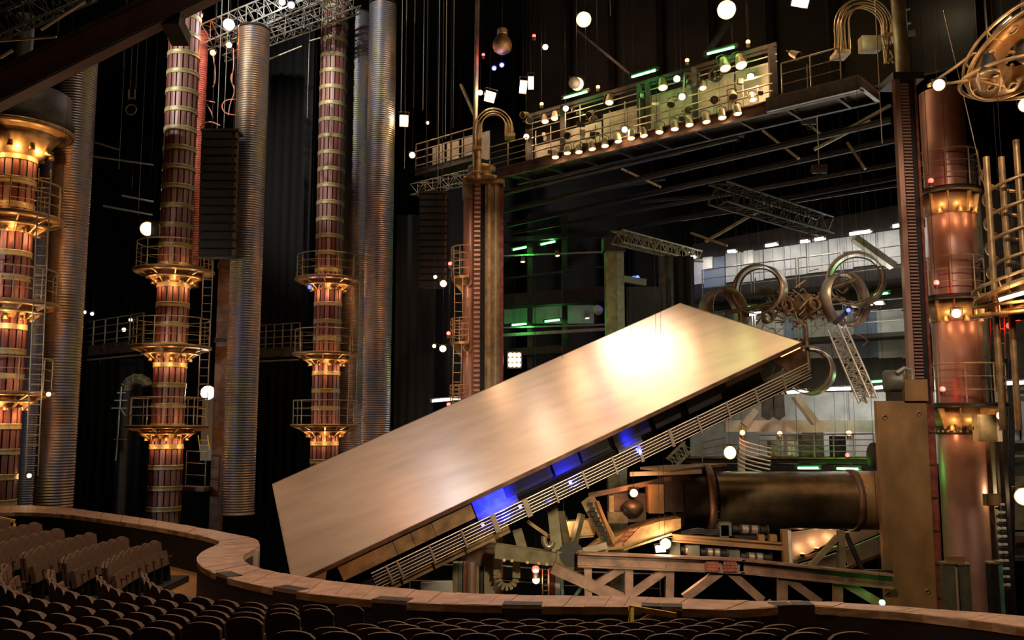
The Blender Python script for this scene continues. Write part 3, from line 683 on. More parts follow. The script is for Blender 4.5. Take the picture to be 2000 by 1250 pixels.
for i, (x, y, Y, lb) in enumerate(((805, 303, 47, 'fierce warm lamp at the left end of the catwalk wing'), (835, 240, 48, 'smaller round warm lamp hanging above the catwalk wing'), (866, 554, 43, 'fierce warm lamp under the upper basket of the left tower'), (850, 541, 43, 'tiny warm lamp left of the upper basket of the left tower'), (865, 681, 43, 'fierce warm lamp under the middle basket of the left tower'), (848, 676, 43, 'tiny warm lamp left of the middle basket of the left tower'), (57, 929, 36, 'small lamp low beside the nearest left column'), (95, 770, 34.5, 'small warm lamp at the lower platform of the nearest left column'))):
    glow_lamp('spot_lamp', lb, 'stage light', W(x, y, Y), .16 if 'fierce' in lb else .09, E_WARM, WARM, 160 if 'fierce' in lb else 25)
def flood(name, label, p, sx, sz, em, col, pw, rz=0, group=None):
    t = thing(name, label, 'floodlight', p, group); d = (V((0, 0, CAMZ))-p).normalized(); x, y, d = basis(d)
    x, y = x*math.cos(rz)+y*math.sin(rz), y*math.cos(rz)-x*math.sin(rz); ax = (x, y, d)
    part('housing', MB().box(p-d*.12, (sx*1.12, sz*1.12, .2), ax), M_DARK, t); part('lens', MB().box(p, (sx, sz, .03), ax), em, t)
    part('bracket', MB().tube([p+x*sx*.6-d*.1, p+x*sx*.62+y*sz*.8-d*.1, p-x*sx*.62+y*sz*.8-d*.1, p-x*sx*.6-d*.1], .02, 5), M_DARK, t)
    drop(t, p)
    if pw: lamp(p+d*.3, col, pw, .15)
flood('square_floodlight', 'square warm floodlight above the small pipe arch of the left tower', OP(957, 189, 0), .5, .5, E_WARM, WARM, 500, -.25)
flood('square_floodlight', 'slim warm floodlight between the small pipe arch and the crescent lamp, left of a pair', OP(1022, 170, 0), .34, .6, E_SOFT, WARM, 200, -.1)
flood('square_floodlight', 'slim warm floodlight, right of the pair near the crescent lamp', OP(1037, 162, 0), .25, .6, E_WARM, WARM, 200, 0)
flood('square_floodlight', 'square warm floodlight hanging right of the brightest corrugated tube', W(789, 236, 48), .45, .6, E_WARM, WARM, 400, 0)
flood('square_floodlight', 'warm floodlight cut by the top edge of the frame, right of the catwalk discs', OP(1564, 0, -.5), .6, .5, E_WARM, WARM, 500, -.3)
# bank of bright square cells beside the left tower
p = W(1005, 703, 46); t = thing('lamp_bank', 'bank of nine small glowing lamps in a square right of the left tower', 'floodlight', p)
part('housing', MB().box(p+V((0, .15, 0)), (.75, .25, .85)), M_DARK, t)
for i in range(3):
    for j in range(3): part('cell', MB().cyl(p+V((-.22+.22*i, 0, -.26+.26*j)), p+V((-.22+.22*i, -.03, -.26+.26*j)), .115, n=12), E_WARM, t)
drop(t, p+V((0, .15, .4))); lamp(p-V((0, .5, 0)), WARM, 300, .2)
# green fluorescent tubes
def tube_light(label, p, q, em, col, pw, r=.05, cat_='tube light', housing=M_DARK):
    t = thing('fluorescent_tube', label, cat_, (p+q)/2); d = (q-p).normalized()
    part('tube', MB().cyl(p, q, r, n=10), em, t)
    part('fitting', MB().bar(p-d*.08+ZU*.09, q+d*.08+ZU*.09, .14, .07), housing, t)
    for e in (p, q): part('end_cap', MB().cyl(e-d*.06, e+d*.06, r*1.25, n=10), housing, t)
    for k in (.1, .9): drop(t, p.lerp(q, k))
    if pw:
        for k in (.25, .75): lamp(p.lerp(q, k)+V((0, -.18, -.1)), col, pw, .08)
tube_light('green glowing tube on the catwalk beneath the crescent lamp', OP(1100, 192, -.1), OP(1150, 178, -.1), E_GREEN, GREEN, 25)
tube_light('green glowing tube above the middle of the catwalk', OP(1232, 151, -.1), OP(1284, 136, -.1), E_GREEN, GREEN, 35)
tube_light('green glowing tube above the right part of the catwalk', OP(1379, 106, -.1), OP(1438, 91, -.1), E_GREEN, GREEN, 35)
for (a, b, lb) in (((1000, 488), (1030, 482), 'upper left of the four green tubes on the dark gallery right of the left tower'), ((1054, 478), (1086, 471), 'upper right of the four green tubes on the dark gallery right of the left tower'), ((998, 635), (1030, 632), 'lower left of the four green tubes on the dark gallery right of the left tower'), ((1062, 628), (1095, 624), 'lower right of the four green tubes on the dark gallery right of the left tower')):
    tube_light(lb, W(*a, 58), W(*b, 58), E_GREEN, GREEN, 70, .07)
tube_light('left green tube low behind the deck, above the big pipe', OP(1556, 914, 4), OP(1602, 914, 4), E_GREEN, GREEN, 60)
tube_light('right green tube low behind the deck, above the big pipe', OP(1632, 915, 4), OP(1680, 916, 4), E_GREEN, GREEN, 60)
tube_light('green tube behind the hoop cluster, left of the near tower', OP(1704, 576, 10), OP(1737, 572, 10), E_GREEN, GREEN, 40)
tube_light('green tube beside the lattice boom, left of the cable reel', OP(1697, 746, 10), OP(1730, 744, 10), E_GREEN, GREEN, 40)
tube_light('green tube seen under the left hoop behind the deck tip', OP(1440, 601, 10), OP(1478, 599, 10), E_GREEN, GREEN, 30)
for (x0, y0, x1, y1, off, lb, pw) in ((1338, 503, 1362, 501, 13.5, 'white tube at the left end of the upper backstage row', 250), (1420, 491, 1440, 490, 13.5, 'white tube third along the upper backstage row beside the drape', 250), (1494, 480, 1520, 476, 13.5, 'white tube above the tall rear hoop backstage', 350), (1562, 472, 1582, 470, 13, 'small white tube above the clutter of the hoop cluster', 200), (1590, 468, 1612, 465, 13, 'white tube right of the small one above the hoop cluster', 250), (1658, 457, 1703, 451, 13, 'longest white tube of the upper backstage row', 500), (1742, 442, 1768, 438, 13, 'white tube against the near tower, high backstage', 300),
     (1676, 594, 1728, 591, 12, 'white tube behind the right hoops at mid height', 500), (1462, 614, 1490, 610, 13, 'white tube glimpsed under the left hoops', 150), (1612, 760, 1665, 758, 12, 'long white tube behind the foot of the lattice boom', 600), (1706, 757, 1732, 755, 12, 'short white tube between the lattice boom and the cable reel', 250), (1536, 766, 1580, 763, 12, 'white tube beyond the upper tip of the deck', 300), (1962, 748, 2010, 746, 9, 'white tube right of the pink tower', 300)):
    tube_light(lb, OP(x0, y0, off), OP(x1, y1, off), E_TUBE, WHITE, pw*.4, .09)
tube_light('white tube low between the left tower and the deck', W(842, 783, 50), W(902, 777, 50), E_TUBE, WHITE, 200, .09)
# small beacons
def beacon(label, p, em, col, pw, r=.09):
    t = thing('beacon_lamp', label, 'beacon', p)
    part('base', MB().cyl(p-ZU*r*2.2, p-ZU*r*.9, r*.9, n=10), M_DARK, t)
    part('globe', MB().lathe([(0, -r), (r*.75, -r*.7), (r, 0), (r*.75, r*.7), (0, r)], 12, p), em, t); drop(t, p)
    if pw: lamp(p+V((0, -.35, 0)), col, pw, .06)
for (x, y, off, lb) in ((1043, 70, 0, 'red beacon above the fierce lamp on the rod'), (944, 107, 0, 'red beacon left of the blue lamp pair')): beacon(lb, OP(x, y, off), E_RED, RED, 40)
for (x, y, lb) in ((1058, 203, 'orange beacon right of the small pipe arch'), (1168, 170, 'orange beacon right of the crescent lamp'), (1342, 118, 'orange beacon between the two right green tubes'), (1461, 82, 'orange beacon right of the right-hand green tube')): beacon(lb, OP(x, y, -.2), E_ORNG, (1, .3, .1), 40)
for (x, y, lb) in ((965, 133, 'left blue lamp of the pair under the hanging bulb'), (980, 127, 'right blue lamp of the pair under the hanging bulb')): glow_lamp('blue_lamp', lb, 'stage light', OP(x, y, 0), .12, E_BLUE, BLUE, 60)
for (x, y, lb) in ((1238, 543, 'left of two blue lamps beside the grey-green backstage column'), (1245, 542, 'right of two blue lamps beside the grey-green backstage column')): glow_lamp('blue_lamp', lb, 'stage light', OP(x, y, 13), .13, E_BLUE, BLUE, 120)
glow_lamp('blue_lamp', 'tiny blue lamp under the upper platform of the column behind the deck', 'stage light', W(605, 561, 48.1), .12, E_BLUE, BLUE, 30)
for (x, y, Y, lb) in ((879, 515, 43, 'red beacon on the upper basket of the left tower'), (876, 651, 43, 'red beacon on the middle basket of the left tower'), (876, 790, 43, 'red beacon at the low basket of the left tower, above the deck edge'), (1818, 353, 32, 'red beacon on the top platform of the pink tower'), (1829, 552, 32, 'red beacon on the middle platform of the pink tower'), (1841, 760, 32, 'red beacon on the low platform of the pink tower'), (1046, 1112, 33, 'big red beacon low under the deck beside the cable loop'), (1972, 636, 26, 'red beacon right of the pink tower under the tilted disc')): beacon(lb, W(x, y, Y), E_RED, RED, 45, .14 if 'big' in lb else .1)
for (x, y, lb) in ((1322, 154, 'upper greenish spotlight on the cream catwalk panel'), (1332, 189, 'lower greenish spotlight on the cream catwalk panel')): glow_lamp('green_spotlight', lb, 'stage light', OP(x, y, -.4), .14, glow('lamp_lime', (.55, 1, .25), 7), (.5, 1, .3), 60)
for (x, y, lb) in ((416, 103, 'left red-orange lamp with a dangling cord above the speaker stack'), (447, 88, 'right red-orange lamp with a dangling cord above the speaker stack'), (390, 30, 'red-orange lamp beside the head of the column by the speaker stack')): glow_lamp('rehearsal_lamp', lb, 'stage light', W(x, y, 44), .15, E_ORNG, (1, .25, .05), 120)
glow_lamp('work_lamp', 'white work lamp on the truss above the hanging tube', 'stage light', W(447, 48, 44), .28, E_WHITE, COOL, 500)
glow_lamp('work_lamp', 'left white work lamp at the top edge between the tube and the stave column', 'stage light', W(551, 4, 45), .17, E_WHITE, COOL, 250)
glow_lamp('work_lamp', 'right white work lamp at the top edge between the tube and the stave column', 'stage light', W(569, 10, 45), .17, E_WHITE, COOL, 250)
glow_lamp('work_lamp', 'dazzling white work lamp behind the low platform of the column by the speaker', 'stage light', W(406, 767, 47), .35, E_WHITE, WHITE, 600)
for i, (x, y, lb) in enumerate(((165, 610, 'leftmost'), (180, 613, 'second'), (255, 625, 'third'), (66, 622, 'low pair upper'), (67, 642, 'low pair lower'))): glow_lamp('gallery_lamp', '%s tiny white lamp on the dark far gallery at the left' % lb, 'stage light', W(x, y, 58), .11, E_WHITE, WHITE, 60)
glow_lamp('gallery_lamp', 'tiny yellow-green lamp on the railing left of the stave column by the speaker', 'stage light', W(242, 644, 50), .11, glow('lamp_lime', (.55, 1, .25), 7), (.7, 1, .3), 40)
# giant hanging bulb
p = OP(981, 78, 0); t = thing('giant_bulb', 'giant unlit light bulb hanging above the blue lamp pair', 'prop', p)
part('cap', MB().lathe([(.0, .62), (.2, .6), (.27, .5), (.25, .45), (.27, .4), (.25, .35), (.27, .3), (.24, .26)], 20, p), M_SILV, t)
part('glass', MB().lathe([(.24, .26), (.3, .15), (.46, -.1), (.5, -.3), (.42, -.55), (.22, -.7), (0, -.75)], 24, p), M_ORNG, t)
part('cable', MB().cyl(p+ZU*.6, p+ZU*7, .02, n=5), M_DARK, t)
# pipe arches
def pipe_arch(label, px, py, off, R, cnt, m=M_RAIL):
    c = OP(px, py, off); t = thing('pipe_arch', label, 'pipes', c); hx = V((1, 0, 0))
    for k in range(cnt):
        r = R*(.62+.38*k/(cnt-1)); o = V((0, -.3+.6*((k*3) % cnt)/cnt, 0))
        pts = [c+o-hx*r-ZU*1.1]+[c+o+hx*-r*math.cos(a*PI/14)+ZU*r*1.05*math.sin(a*PI/14) for a in range(15)]+[c+o+hx*r-ZU*.35]
        part('pipe', MB().tube(pts, .032, 7), m, t)
        part('coupling', MB().cyl(c+o-hx*r-ZU*1.0, c+o-hx*r-ZU*.6, .05, n=8), M_GOLD, t); part('coupling', MB().cyl(c+o+hx*r-ZU*.45, c+o+hx*r-ZU*.0, .05, n=8), M_GOLD, t)
    part('manifold', MB().box(c-hx*R*.86-ZU*1.1, (R*.5, .7, .16)), M_GOLD, t); part('manifold', MB().box(c+hx*R*.86-ZU*.45, (R*.55, .7, .16)), M_GOLD, t)
    return c, t
c, t = pipe_arch('small arch of bundled pipes on top of the left tower', 964, 250, -.2, .95, 7)
part('valve_body', MB().cyl(c-V((.8, 0, 1.2)), c-V((.8, 0, 2.6)), .2, n=14), M_GOLD, t); part('valve_ring', MB().torus(c-V((.8, 0, 2.3)), .3, .06, 16, 6), M_GOLD, t)
c, t = pipe_arch('large arch of bundled pipes left of the near tower head', 1686, 52, .3, 1.05, 7)
part('junction_box', MB().box(c+V((.2, 0, -.7)), (.7, .4, .55)), M_OLIVE, t)
for k in range(14): part('valve', MB().cyl(c+V((.55+.35*random.random(), -.3+.2*random.random(), -.2-1.3*random.random())), c+V((.6+.35*random.random(), -.3, -.4-1.2*random.random())), .045, n=6), M_GOLD, t)
lamp(c+V((-.2, -.8, -.6)), (1, .85, .5), 60)
# second small clutter of the catwalk: ventilator and moving light
p = OP(1398, 146, .2); t = thing('ventilator_fan', 'round ventilator fan on the cream panel under the right green tube', 'fan', p)
x, y, d = basis(-BX); part('ring', MB().ring(p, -BX, .3, .18, .05, 24), M_DARK, t)
for k in range(5):
    a = 2*PI*k/5; part('blade', MB().prism([p+x*.05*math.cos(a)+y*.05*math.sin(a), p+x*.25*math.cos(a-.25)+y*.25*math.sin(a-.25)+d*.04, p+x*.25*math.cos(a+.25)+y*.25*math.sin(a+.25)-d*.04], d*.02), M_DARK, t)
part('hub', MB().cyl(p-d*.05, p+d*.06, .07, n=10), M_DARK, t)
p = OP(1352, 160, -.3); t = thing('moving_light', 'black moving-head light hanging on the catwalk left of the fan', 'stage light', p)
part('head', MB().lathe([(0, -.4), (.16, -.38), (.24, -.1), (.24, .2), (.2, .34), (0, .34)], 18, p, basis(V((-.3, -.6, -.7)))), M_BLACK, t); part('yoke', MB().box(p+V((0, .1, .35)), (.5, .16, .14)), M_BLACK, t)
part('arm', MB().box(p+V((-.28, .05, .1)), (.08, .2, .6)), M_BLACK, t); part('arm', MB().box(p+V((.28, .05, .1)), (.08, .2, .6)), M_BLACK, t)
for i, (x, y) in enumerate(((1020, 225), (1035, 235), (1150, 225), (1160, 232), (1108, 265), (1410, 120), (1310, 205), (1432, 190), (1395, 195), (1560, 110), (1345, 215))):
    p = OP(x, y, -.2); par_can(p, 'unlit dark stage lamp on the catwalk, %s from the left of the unlit ones' % ORD[sorted([1020, 1035, 1150, 1160, 1108, 1410, 1310, 1432, 1395, 1560, 1345]).index(x)], 'unlit lamps on the catwalk', random.uniform(.3, 1.4), random.uniform(-1, 1), 1.0, False)
# ------------------------------------------------------------------ gantry towers
def tower(name, label, base, w_, ztop, zbot, rack_n, mface, scale=1.0):
    t = thing(name, label, 'tower', V((base.x, base.y, zbot))); return t
# left tower: round post, toothed rack, dark channel, olive slab, dark rack edge
LT = W(940, 600, 44); lt_top = zat(940, 352, 44)
t = thing('gantry_tower', 'left gantry tower of a round post, toothed rack and olive slab side by side', 'tower', V((LT.x, LT.y, FZ)))
def vbar(x0, x1, Y, y_top, m, name, dep, par_, y_ref=600, zb=FZ, yoff=0):
    a, b = W(x0, y_ref, Y), W(x1, y_ref, Y); z1 = zat((x0+x1)/2, y_top, Y)
    return part(name, MB().box(((a.x+b.x)/2, Y+dep/2+yoff, (z1+zb)/2), (b.x-a.x, dep, z1-zb)), m, par_)
a = W(918, 600, 44.4); part('round_post', MB().cyl(V((a.x, a.y, FZ)), V((a.x, a.y, zat(918, 365, 44.4))), .36, n=24), M_PINK, t)
part('post_sleeve', MB().cyl(V((a.x, a.y, zat(918, 392, 44.4))), V((a.x, a.y, zat(918, 356, 44.4))), .42, n=24), M_OLIVE, t)
vbar(925, 938, 43.9, 352, M_RUST, 'rack_bar', .25, t); vbar(938, 947, 44.1, 352, M_BLACK, 'channel', .4, t); vbar(947, 975, 43.9, 352, M_OLIVE, 'slab', .5, t); vbar(952, 958, 43.83, 352, M_GOLD, 'slab_rib', .06, t); vbar(966, 970, 43.83, 352, M_RAIL, 'slab_rib', .06, t); vbar(975, 983, 44.0, 352, M_RUSTR, 'rack_edge', .3, t)
tm = MB().hexa([V((-.15, -.07, -.05)), V((.15, -.07, -.05)), V((.15, 0, -.09)), V((-.15, 0, -.09)), V((-.15, -.07, .05)), V((.15, -.07, .05)), V((.15, 0, .09)), V((-.15, 0, .09))]).mesh('rack_tooth', M_PINK)
xr = W(931.5, 600, 43.9).x; z = zat(931, 360, 43.9)
for i in range(62):
    o = bpy.data.objects.new('rack_tooth', tm); COL.objects.link(o); o.parent = t; o.location = V((xr, 43.9, z-i*.24))-worg(t)
part('head_cap', MB().lathe([(0, 0), (.9, 0), (.95, .12), (.5, .2), (.5, .5), (.7, .55), (.7, .7), (0, .72)], 24, (LT.x, LT.y+.1, lt_top)), M_GOLD, t)
part('head_block', MB().box((LT.x+.1, LT.y+.2, lt_top-.1), (2.1, .9, .2)), M_GOLD, t)
part('lamp_post', MB().cyl(V((a.x+.2, 44, lt_top)), W(933, -20, 44), .12, n=10), M_OLIVE, t)
# half baskets left of the left tower
for (ytop, yb, nm) in ((482, 540, 'upper'), (622, 668, 'middle'), (752, 785, 'low')):
    c = V((a.x, a.y, zat(890, yb, 44))); tt = thing('basket', '%s railed half-round basket on the left side of the left tower' % nm, 'platform', c)
    hgt = zat(890, ytop, 44)-c.z; R = .95
    arc = lambda z: [V((c.x+R*math.cos(q), c.y+R*math.sin(q), c.z+z)) for q in [PI*.5+PI*1.0*i/12 for i in range(13)]]
    for k in range(4): part('rail', MB().tube(arc(hgt*(k+1)/4), .03), M_RAIL, tt)
    for p in arc(0)[::2]: part('rail_post', MB().cyl(p, p+ZU*hgt, .03, n=6), M_RAIL, tt)
    f = arc(0); part('deck', MB().prism(f, V((0, 0, -.12))), M_GOLD, tt)
    part('bracket', MB().prism([V((c.x-R, c.y-.03, c.z-.12)), V((c.x-.3, c.y-.03, c.z-.12)), V((c.x-.3, c.y-.03, c.z-.9))], V((0, .06, 0))), M_GOLD, tt)
    part('port_ring', MB().ring(V((c.x-.1, c.y-.55, c.z-.3)), V((0, 1, 0)), .22, .1, .05, 16), M_RAIL, tt)
ladder('ladder', 'bright rung ladder between the baskets of the left tower', W(896, 660, 43.6), W(896, 540, 43.6), (1, 0, 0), .4, M_RAIL, .4)
ladder('ladder', 'rung ladder below the middle basket of the left tower', W(892, 765, 43.6), W(894, 672, 43.6), (1, 0, 0), .4, M_RAIL, .4)

# near (right) tower
NT = W(1790, 500, 30.7)
t = thing('gantry_tower', 'near right gantry tower with a tall toothed rack above a flat copper-brown plate', 'tower', V((NT.x, NT.y, FZ)))
def vb2(x0, x1, y_ref, Y, y_top, y_bot, m, name, dep):
    A_, B_ = W(x0, y_ref, Y), W(x1, y_ref, Y); z1 = zat(x0, y_top, Y); z0 = zat(x0, y_bot, Y) if y_bot else FZ
    return part(name, MB().box(((A_.x+B_.x)/2, Y+dep/2, (z1+z0)/2), (B_.x-A_.x, dep, z1-z0)), m, t)
vb2(1765, 1775, 500, 30.6, 150, None, M_PINK, 'side_plate', .25); vb2(1775, 1792, 500, 30.65, 150, None, M_DARK, 'rack_bar', .5); vb2(1792, 1803, 500, 30.8, 150, None, M_BLACK, 'channel', .5); vb2(1803, 1808, 500, 30.7, 150, None, M_RUSTR, 'rail_edge', .4)
xr = W(1783.5, 500, 30.6).x; z = zat(1783, 165, 30.6)
for i in range(96):
    o = bpy.data.objects.new('rack_tooth', tm); COL.objects.link(o); o.parent = t; o.location = V((xr, 30.63, z-i*.118))-worg(t); o.scale = (.95, .9, .45)
part('head_cap', MB().box((NT.x, NT.y+.5, zat(1790, 150, 30.7)), (1.1, 1.3, .25)), M_DARK, t)
part('mast', MB().cyl(W(1765, 150, 31), W(1752, -20, 31), .25, n=14), M_OLIVE, t)
A_, B_ = W(1712, 800, 29.4), W(1810, 800, 29.4); zt = zat(1760, 783, 29.4); xm = (A_.x+B_.x)/2
part('face_plate', MB().box((xm, 29.5, (zt-6)/2), (B_.x-A_.x, .2, zt+6)), M_PANEL, t, 'flat copper-brown face plate')
part('plate_side', MB().box((B_.x+.12, 29.75, (zt-6)/2), (.22, .6, zt+5.8)), M_RUSTR, t, 'dark red side of the face plate')
for k in range(6): part('side_rib', MB().box((B_.x+.14, 29.44, zt-1.0-k*1.05), (.22, .05, .06)), M_RUST, t)
for (x, y) in ((1728, 815), (1795, 808), (1735, 1160), (1812, 1155)): 
    p = W(x, y, 29.38); part('lifting_eye', MB().torus(p, .07, .02, 14, 6, (0, 1, .3)), M_GOLD, t)
part('hatch', MB().box((B_.x-.35, 29.42, zt+.35), (.75, .25, .7)), M_PANEL, t)
part('tie_plate', MB().box((B_.x-.45, 29.36, zt+.02), (.35, .04, .08)), M_SILV, t)
# cable reel at the tower's shoulder
p = W(1748, 745, 29.8); tr = thing('cable_reel', 'grey cable reel and hydraulic block on the shoulder of the near tower plate', 'machine', p)
part('drum', MB().lathe([(0, -.35), (.34, -.35), (.38, -.3), (.38, .3), (.34, .35), (0, .35)], 24, p, basis(V((1, -.6, 0)))), M_GREENP, tr)
part('guard', MB().tube([p+V((-.1, -.4, .25)), p+V((.15, -.4, .42)), p+V((.4, -.4, .35)), p+V((.42, -.4, -.3)), p+V((.2, -.4, -.55))], .07, 8), M_RAILD, tr)
for k in range(9): part('chain_link', MB().box(p+V((.36, -.42, .3-k*.1)), (.12, .05, .06)), M_GOLD, tr)
part('block', MB().box(p+V((.05, 0, -.5)), (.55, .5, .3)), M_BLUEP if False else M_DARK, tr)

# pink round tower with railed platforms
PX, PY_ = W(1868, 700, 33.5).x, 33.5; zt = zat(1868, 182, 33.5)
t = thing('round_tower', 'thick pink-brown round metal tower at the right with bolted flange', 'tower', V((PX, PY_, FZ)))
part('shaft', MB().cyl(V((PX, PY_, FZ)), V((PX, PY_, zt)), .80, n=48), M_PINK, t)
zf = zat(1872, 842, 33.5); part('flange', MB().lathe([(.8, -.12), (.92, -.12), (.92, .12), (.8, .12)], 48, (PX, PY_, zf), closed=True), M_DARK, t)
bm_ = MB().cyl((0, 0, 0), (0, -.04, 0), .04, n=8).mesh('bolt', M_PANEL)
for i in range(28):
    q = 2*PI*i/28; o = bpy.data.objects.new('bolt', bm_); COL.objects.link(o); o.parent = t; o.location = V((PX+.93*math.cos(q), PY_+.93*math.sin(q), zf))-worg(t); o.rotation_euler[2] = q+PI/2
part('seam_ring', MB().lathe([(.80, -.03), (.83, -.03), (.83, .03), (.80, .03)], 48, (PX, PY_, zat(1860, 820, 33.5)), closed=True), M_PANEL, t)
for nm, y, dx in (('top', 368, 0), ('middle', 577, -.1), ('low', 787, .55)):
    z = zat(1870, y, 33); c = V((PX+dx*.5, PY_-.1, z)); tt = thing('tower_platform', '%s railed platform around the pink round tower, glowing gold below' % nm, 'platform', c)
    R = 1.15 if dx < .3 else 1.35
    part('deck', MB().lathe([(.82, 0), (R, 0), (R, -.16), (.82, -.16)], 40, c, closed=True), M_DARK, tt)
    part('collar', MB().lathe([(.83, -.17), (.95, -.17), (.86, -.95), (.83, -.95)], 40, V((PX, PY_, z)), closed=True), M_GOLD, tt)
    for q in (-2.6, -2.0, -1.2, -.55, .1):
        d = V((math.cos(q), math.sin(q), 0)); s_ = V((-d.y, d.x, 0))*.05; cc = V((PX, PY_, z))
        part('bracket', MB().prism([cc+d*.85-ZU*.95-s_/2, cc+d*.97-ZU*.95-s_/2, cc+d*(R-.05)-ZU*.2-s_/2, cc+d*.85-ZU*.2-s_/2], s_), M_GOLD, tt)
    for q in (-2.3, -1.6, -.9):
        pp = V((PX+.98*math.cos(q), PY_+.98*math.sin(q), z-1.0)); l_ = part('lamp_cup', MB().lathe([(.05, .22), (.1, 0), (.085, -.01), (.04, .18)], 12, pp, closed=True), M_GOLD, tt)
        part('lamp_glass', MB().cyl(pp+ZU*.03, pp+ZU*.06, .075, n=10), E_SOFT, l_); lamp(pp+V((.25*math.cos(q), .25*math.sin(q), .25)), (1, .55, .2), 45, .05); lamp(pp+V((.35*math.cos(q), .35*math.sin(q), -.2)), (1, .45, .2), 30, .05)
    hg = 1.42
    for k in range(3): part('rail', MB().torus(c+ZU*hg*(k+1)/3, R-.06, .03 if k == 2 else .02, 40), M_RAIL, tt)
    for i in range(8): 
        q = 2*PI*i/8+.3; pp = c+V(((R-.06)*math.cos(q), (R-.06)*math.sin(q), 0)); part('rail_post', MB().cyl(pp, pp+ZU*hg, .03, n=6), M_RAIL, tt)
# electrical box, floodlights by the pink tower
p = W(1923, 836, 32); tt = thing('electrical_box', 'olive electrical cabinet with a pale side fixed to the pink tower', 'box', p)
part('cabinet', MB().box(p, (.66, .4, .95)), M_OLIVE, tt); part('cabinet_side', MB().box(p+V((.41, -.02, 0)), (.16, .42, .95)), M_WHITE, tt); part('door_seam', MB().box(p+V((0, -.205, 0)), (.56, .012, .85)), M_OLIVE, tt)
for dz in (.1, -.05): part('knob', MB().cyl(p+V((.41, -.23, dz)), p+V((.41, -.26, dz)), .03, n=8), M_BLACK, tt)
part('wall_arm', MB().box(p+V((-.3, .5, 0)), (.1, .8, .12)), M_DARK, tt)
p = W(1936, 976, 31.5); tt = thing('junction_box', 'small copper junction box on the vertical rails right of the pink tower', 'box', p)
part('case', MB().box(p, (.44, .3, .4)), M_RUST, tt); part('lid', MB().box(p-V((0, .16, 0)), (.38, .02, .34)), M_PANEL, tt)
for x0, x1, Y, y1, m, lb in ((1900, 1912, 33.2, 380, M_RUST, 'brown vertical rail beside the pink tower, nearest of the bundle'), (1914, 1921, 33.6, 300, M_GREENP, 'green vertical rail of the bundle beside the pink tower'), (1924, 1930, 33.9, 300, M_DARK, 'dark vertical rail of the bundle beside the pink tower'), (1937, 1944, 33.0, 850, M_DARK, 'black vertical rail under the electrical cabinet')):
    A_, B_ = W(x0, 600, Y), W(x1, 600, Y); z1 = zat(x0, y1, Y); solo('guide_rail', MB().box(((A_.x+B_.x)/2, Y, (z1+FZ)/2), (B_.x-A_.x, .3, z1-FZ)), m, lb, 'rail')
for i, (xb, lb) in enumerate(((1950, 'left of two chequered cable chains hanging right of the pink tower'), (1960, 'right of two chequered cable chains hanging right of the pink tower'))):
    p0, p1 = W(xb+10, 1150, 31.5), W(xb-2, 985, 31.5); tt = thing('cable_chain', lb, 'chain', p0); n = 22
    for k in range(n): part('link', MB().box(p0.lerp(p1, k/(n-1)), (.12, .08, .075)), M_WHITE if k % 2 else M_DARK, tt)
# lower green-grey posts
for x0, x1, y1, Y, m, lb in ((1842, 1866, 1102, 29.0, M_GREENP, 'left grey-green steel post at the foot of the pink tower'), (1872, 1894, 1104, 29.0, M_GREENP, 'right grey-green steel post at the foot of the pink tower'), (1934, 1952, 1102, 29.0, M_DARK, 'dark steel post right of the pink tower foot'), (1953, 1958, 1100, 28.9, M_TEAL, 'thin teal post right of the pink tower foot')):
    A_, B_ = W(x0, 1100, Y), W(x1, 1100, Y); z1 = zat(x0, y1, Y); tt = thing('steel_post', lb, 'post', V((A_.x, Y, FZ)))
    part('web', MB().box(((A_.x+B_.x)/2, Y+.15, (z1+FZ)/2), (B_.x-A_.x, .3, z1-FZ)), m, tt); part('cap', MB().box(((A_.x+B_.x)/2, Y+.15, z1+.03), (B_.x-A_.x+.06, .36, .06)), M_OLIVE, tt)
p0, p1 = W(1869, 1190, 28.9), W(1868, 1108, 28.9); solo('conduit', MB().cyl(V((p0.x, 28.9, FZ)), p1, .045, n=8), M_SILV, 'bright conduit between the two grey-green posts', 'pipe')
p = W(1866, 1095, 29.2); solo('mounting_plate', MB().box(p, (.5, .2, .3)), M_PANEL, 'small plate across the top of the grey-green posts', 'plate')

# ------------------------------------------------------------------ far right: spiral frame, ring basket, tilted disc
c = W(1985, 620, 25.5); z0, z1 = c.z, zat(1975, 330, 25.5)
t = thing('spiral_frame', 'brass spiral of curved tubes around two posts at the right edge', 'frame', c)
R = .78; cc = V((c.x+.15, c.y, 0))
for sgn, ph in ((1, 0), (1, PI)): 
    part('spiral_tube', MB().tube([V((cc.x+R*math.cos(q+ph), cc.y+R*math.sin(q+ph), z0+(z1-z0)*q/(2*PI*3.0))) for q in [2*PI*3.0*i/90 for i in range(91)]], .05, 8), M_GOLD, t)
for x in (1938, 1968): p = W(x, 500, 25.3); part('post', MB().cyl(V((p.x, p.y, z0-3.2)), V((p.x, p.y, z1+.3)), .09, n=12), M_GOLD, t)
p = W(1998, 480, 25.9); part('post', MB().cyl(V((p.x, p.y, z0-1)), V((p.x, p.y, z1+1)), .09, n=12), M_GOLD, t)
for k in range(5): part('cable', MB().tube([V((cc.x-.4+.05*k, cc.y-.1, z1-.5)), V((cc.x-.35+.04*k, cc.y-.2, z1-1.5)), V((cc.x-.2+.07*k, cc.y, z0+.5))], .012, 5), M_DARK, t)
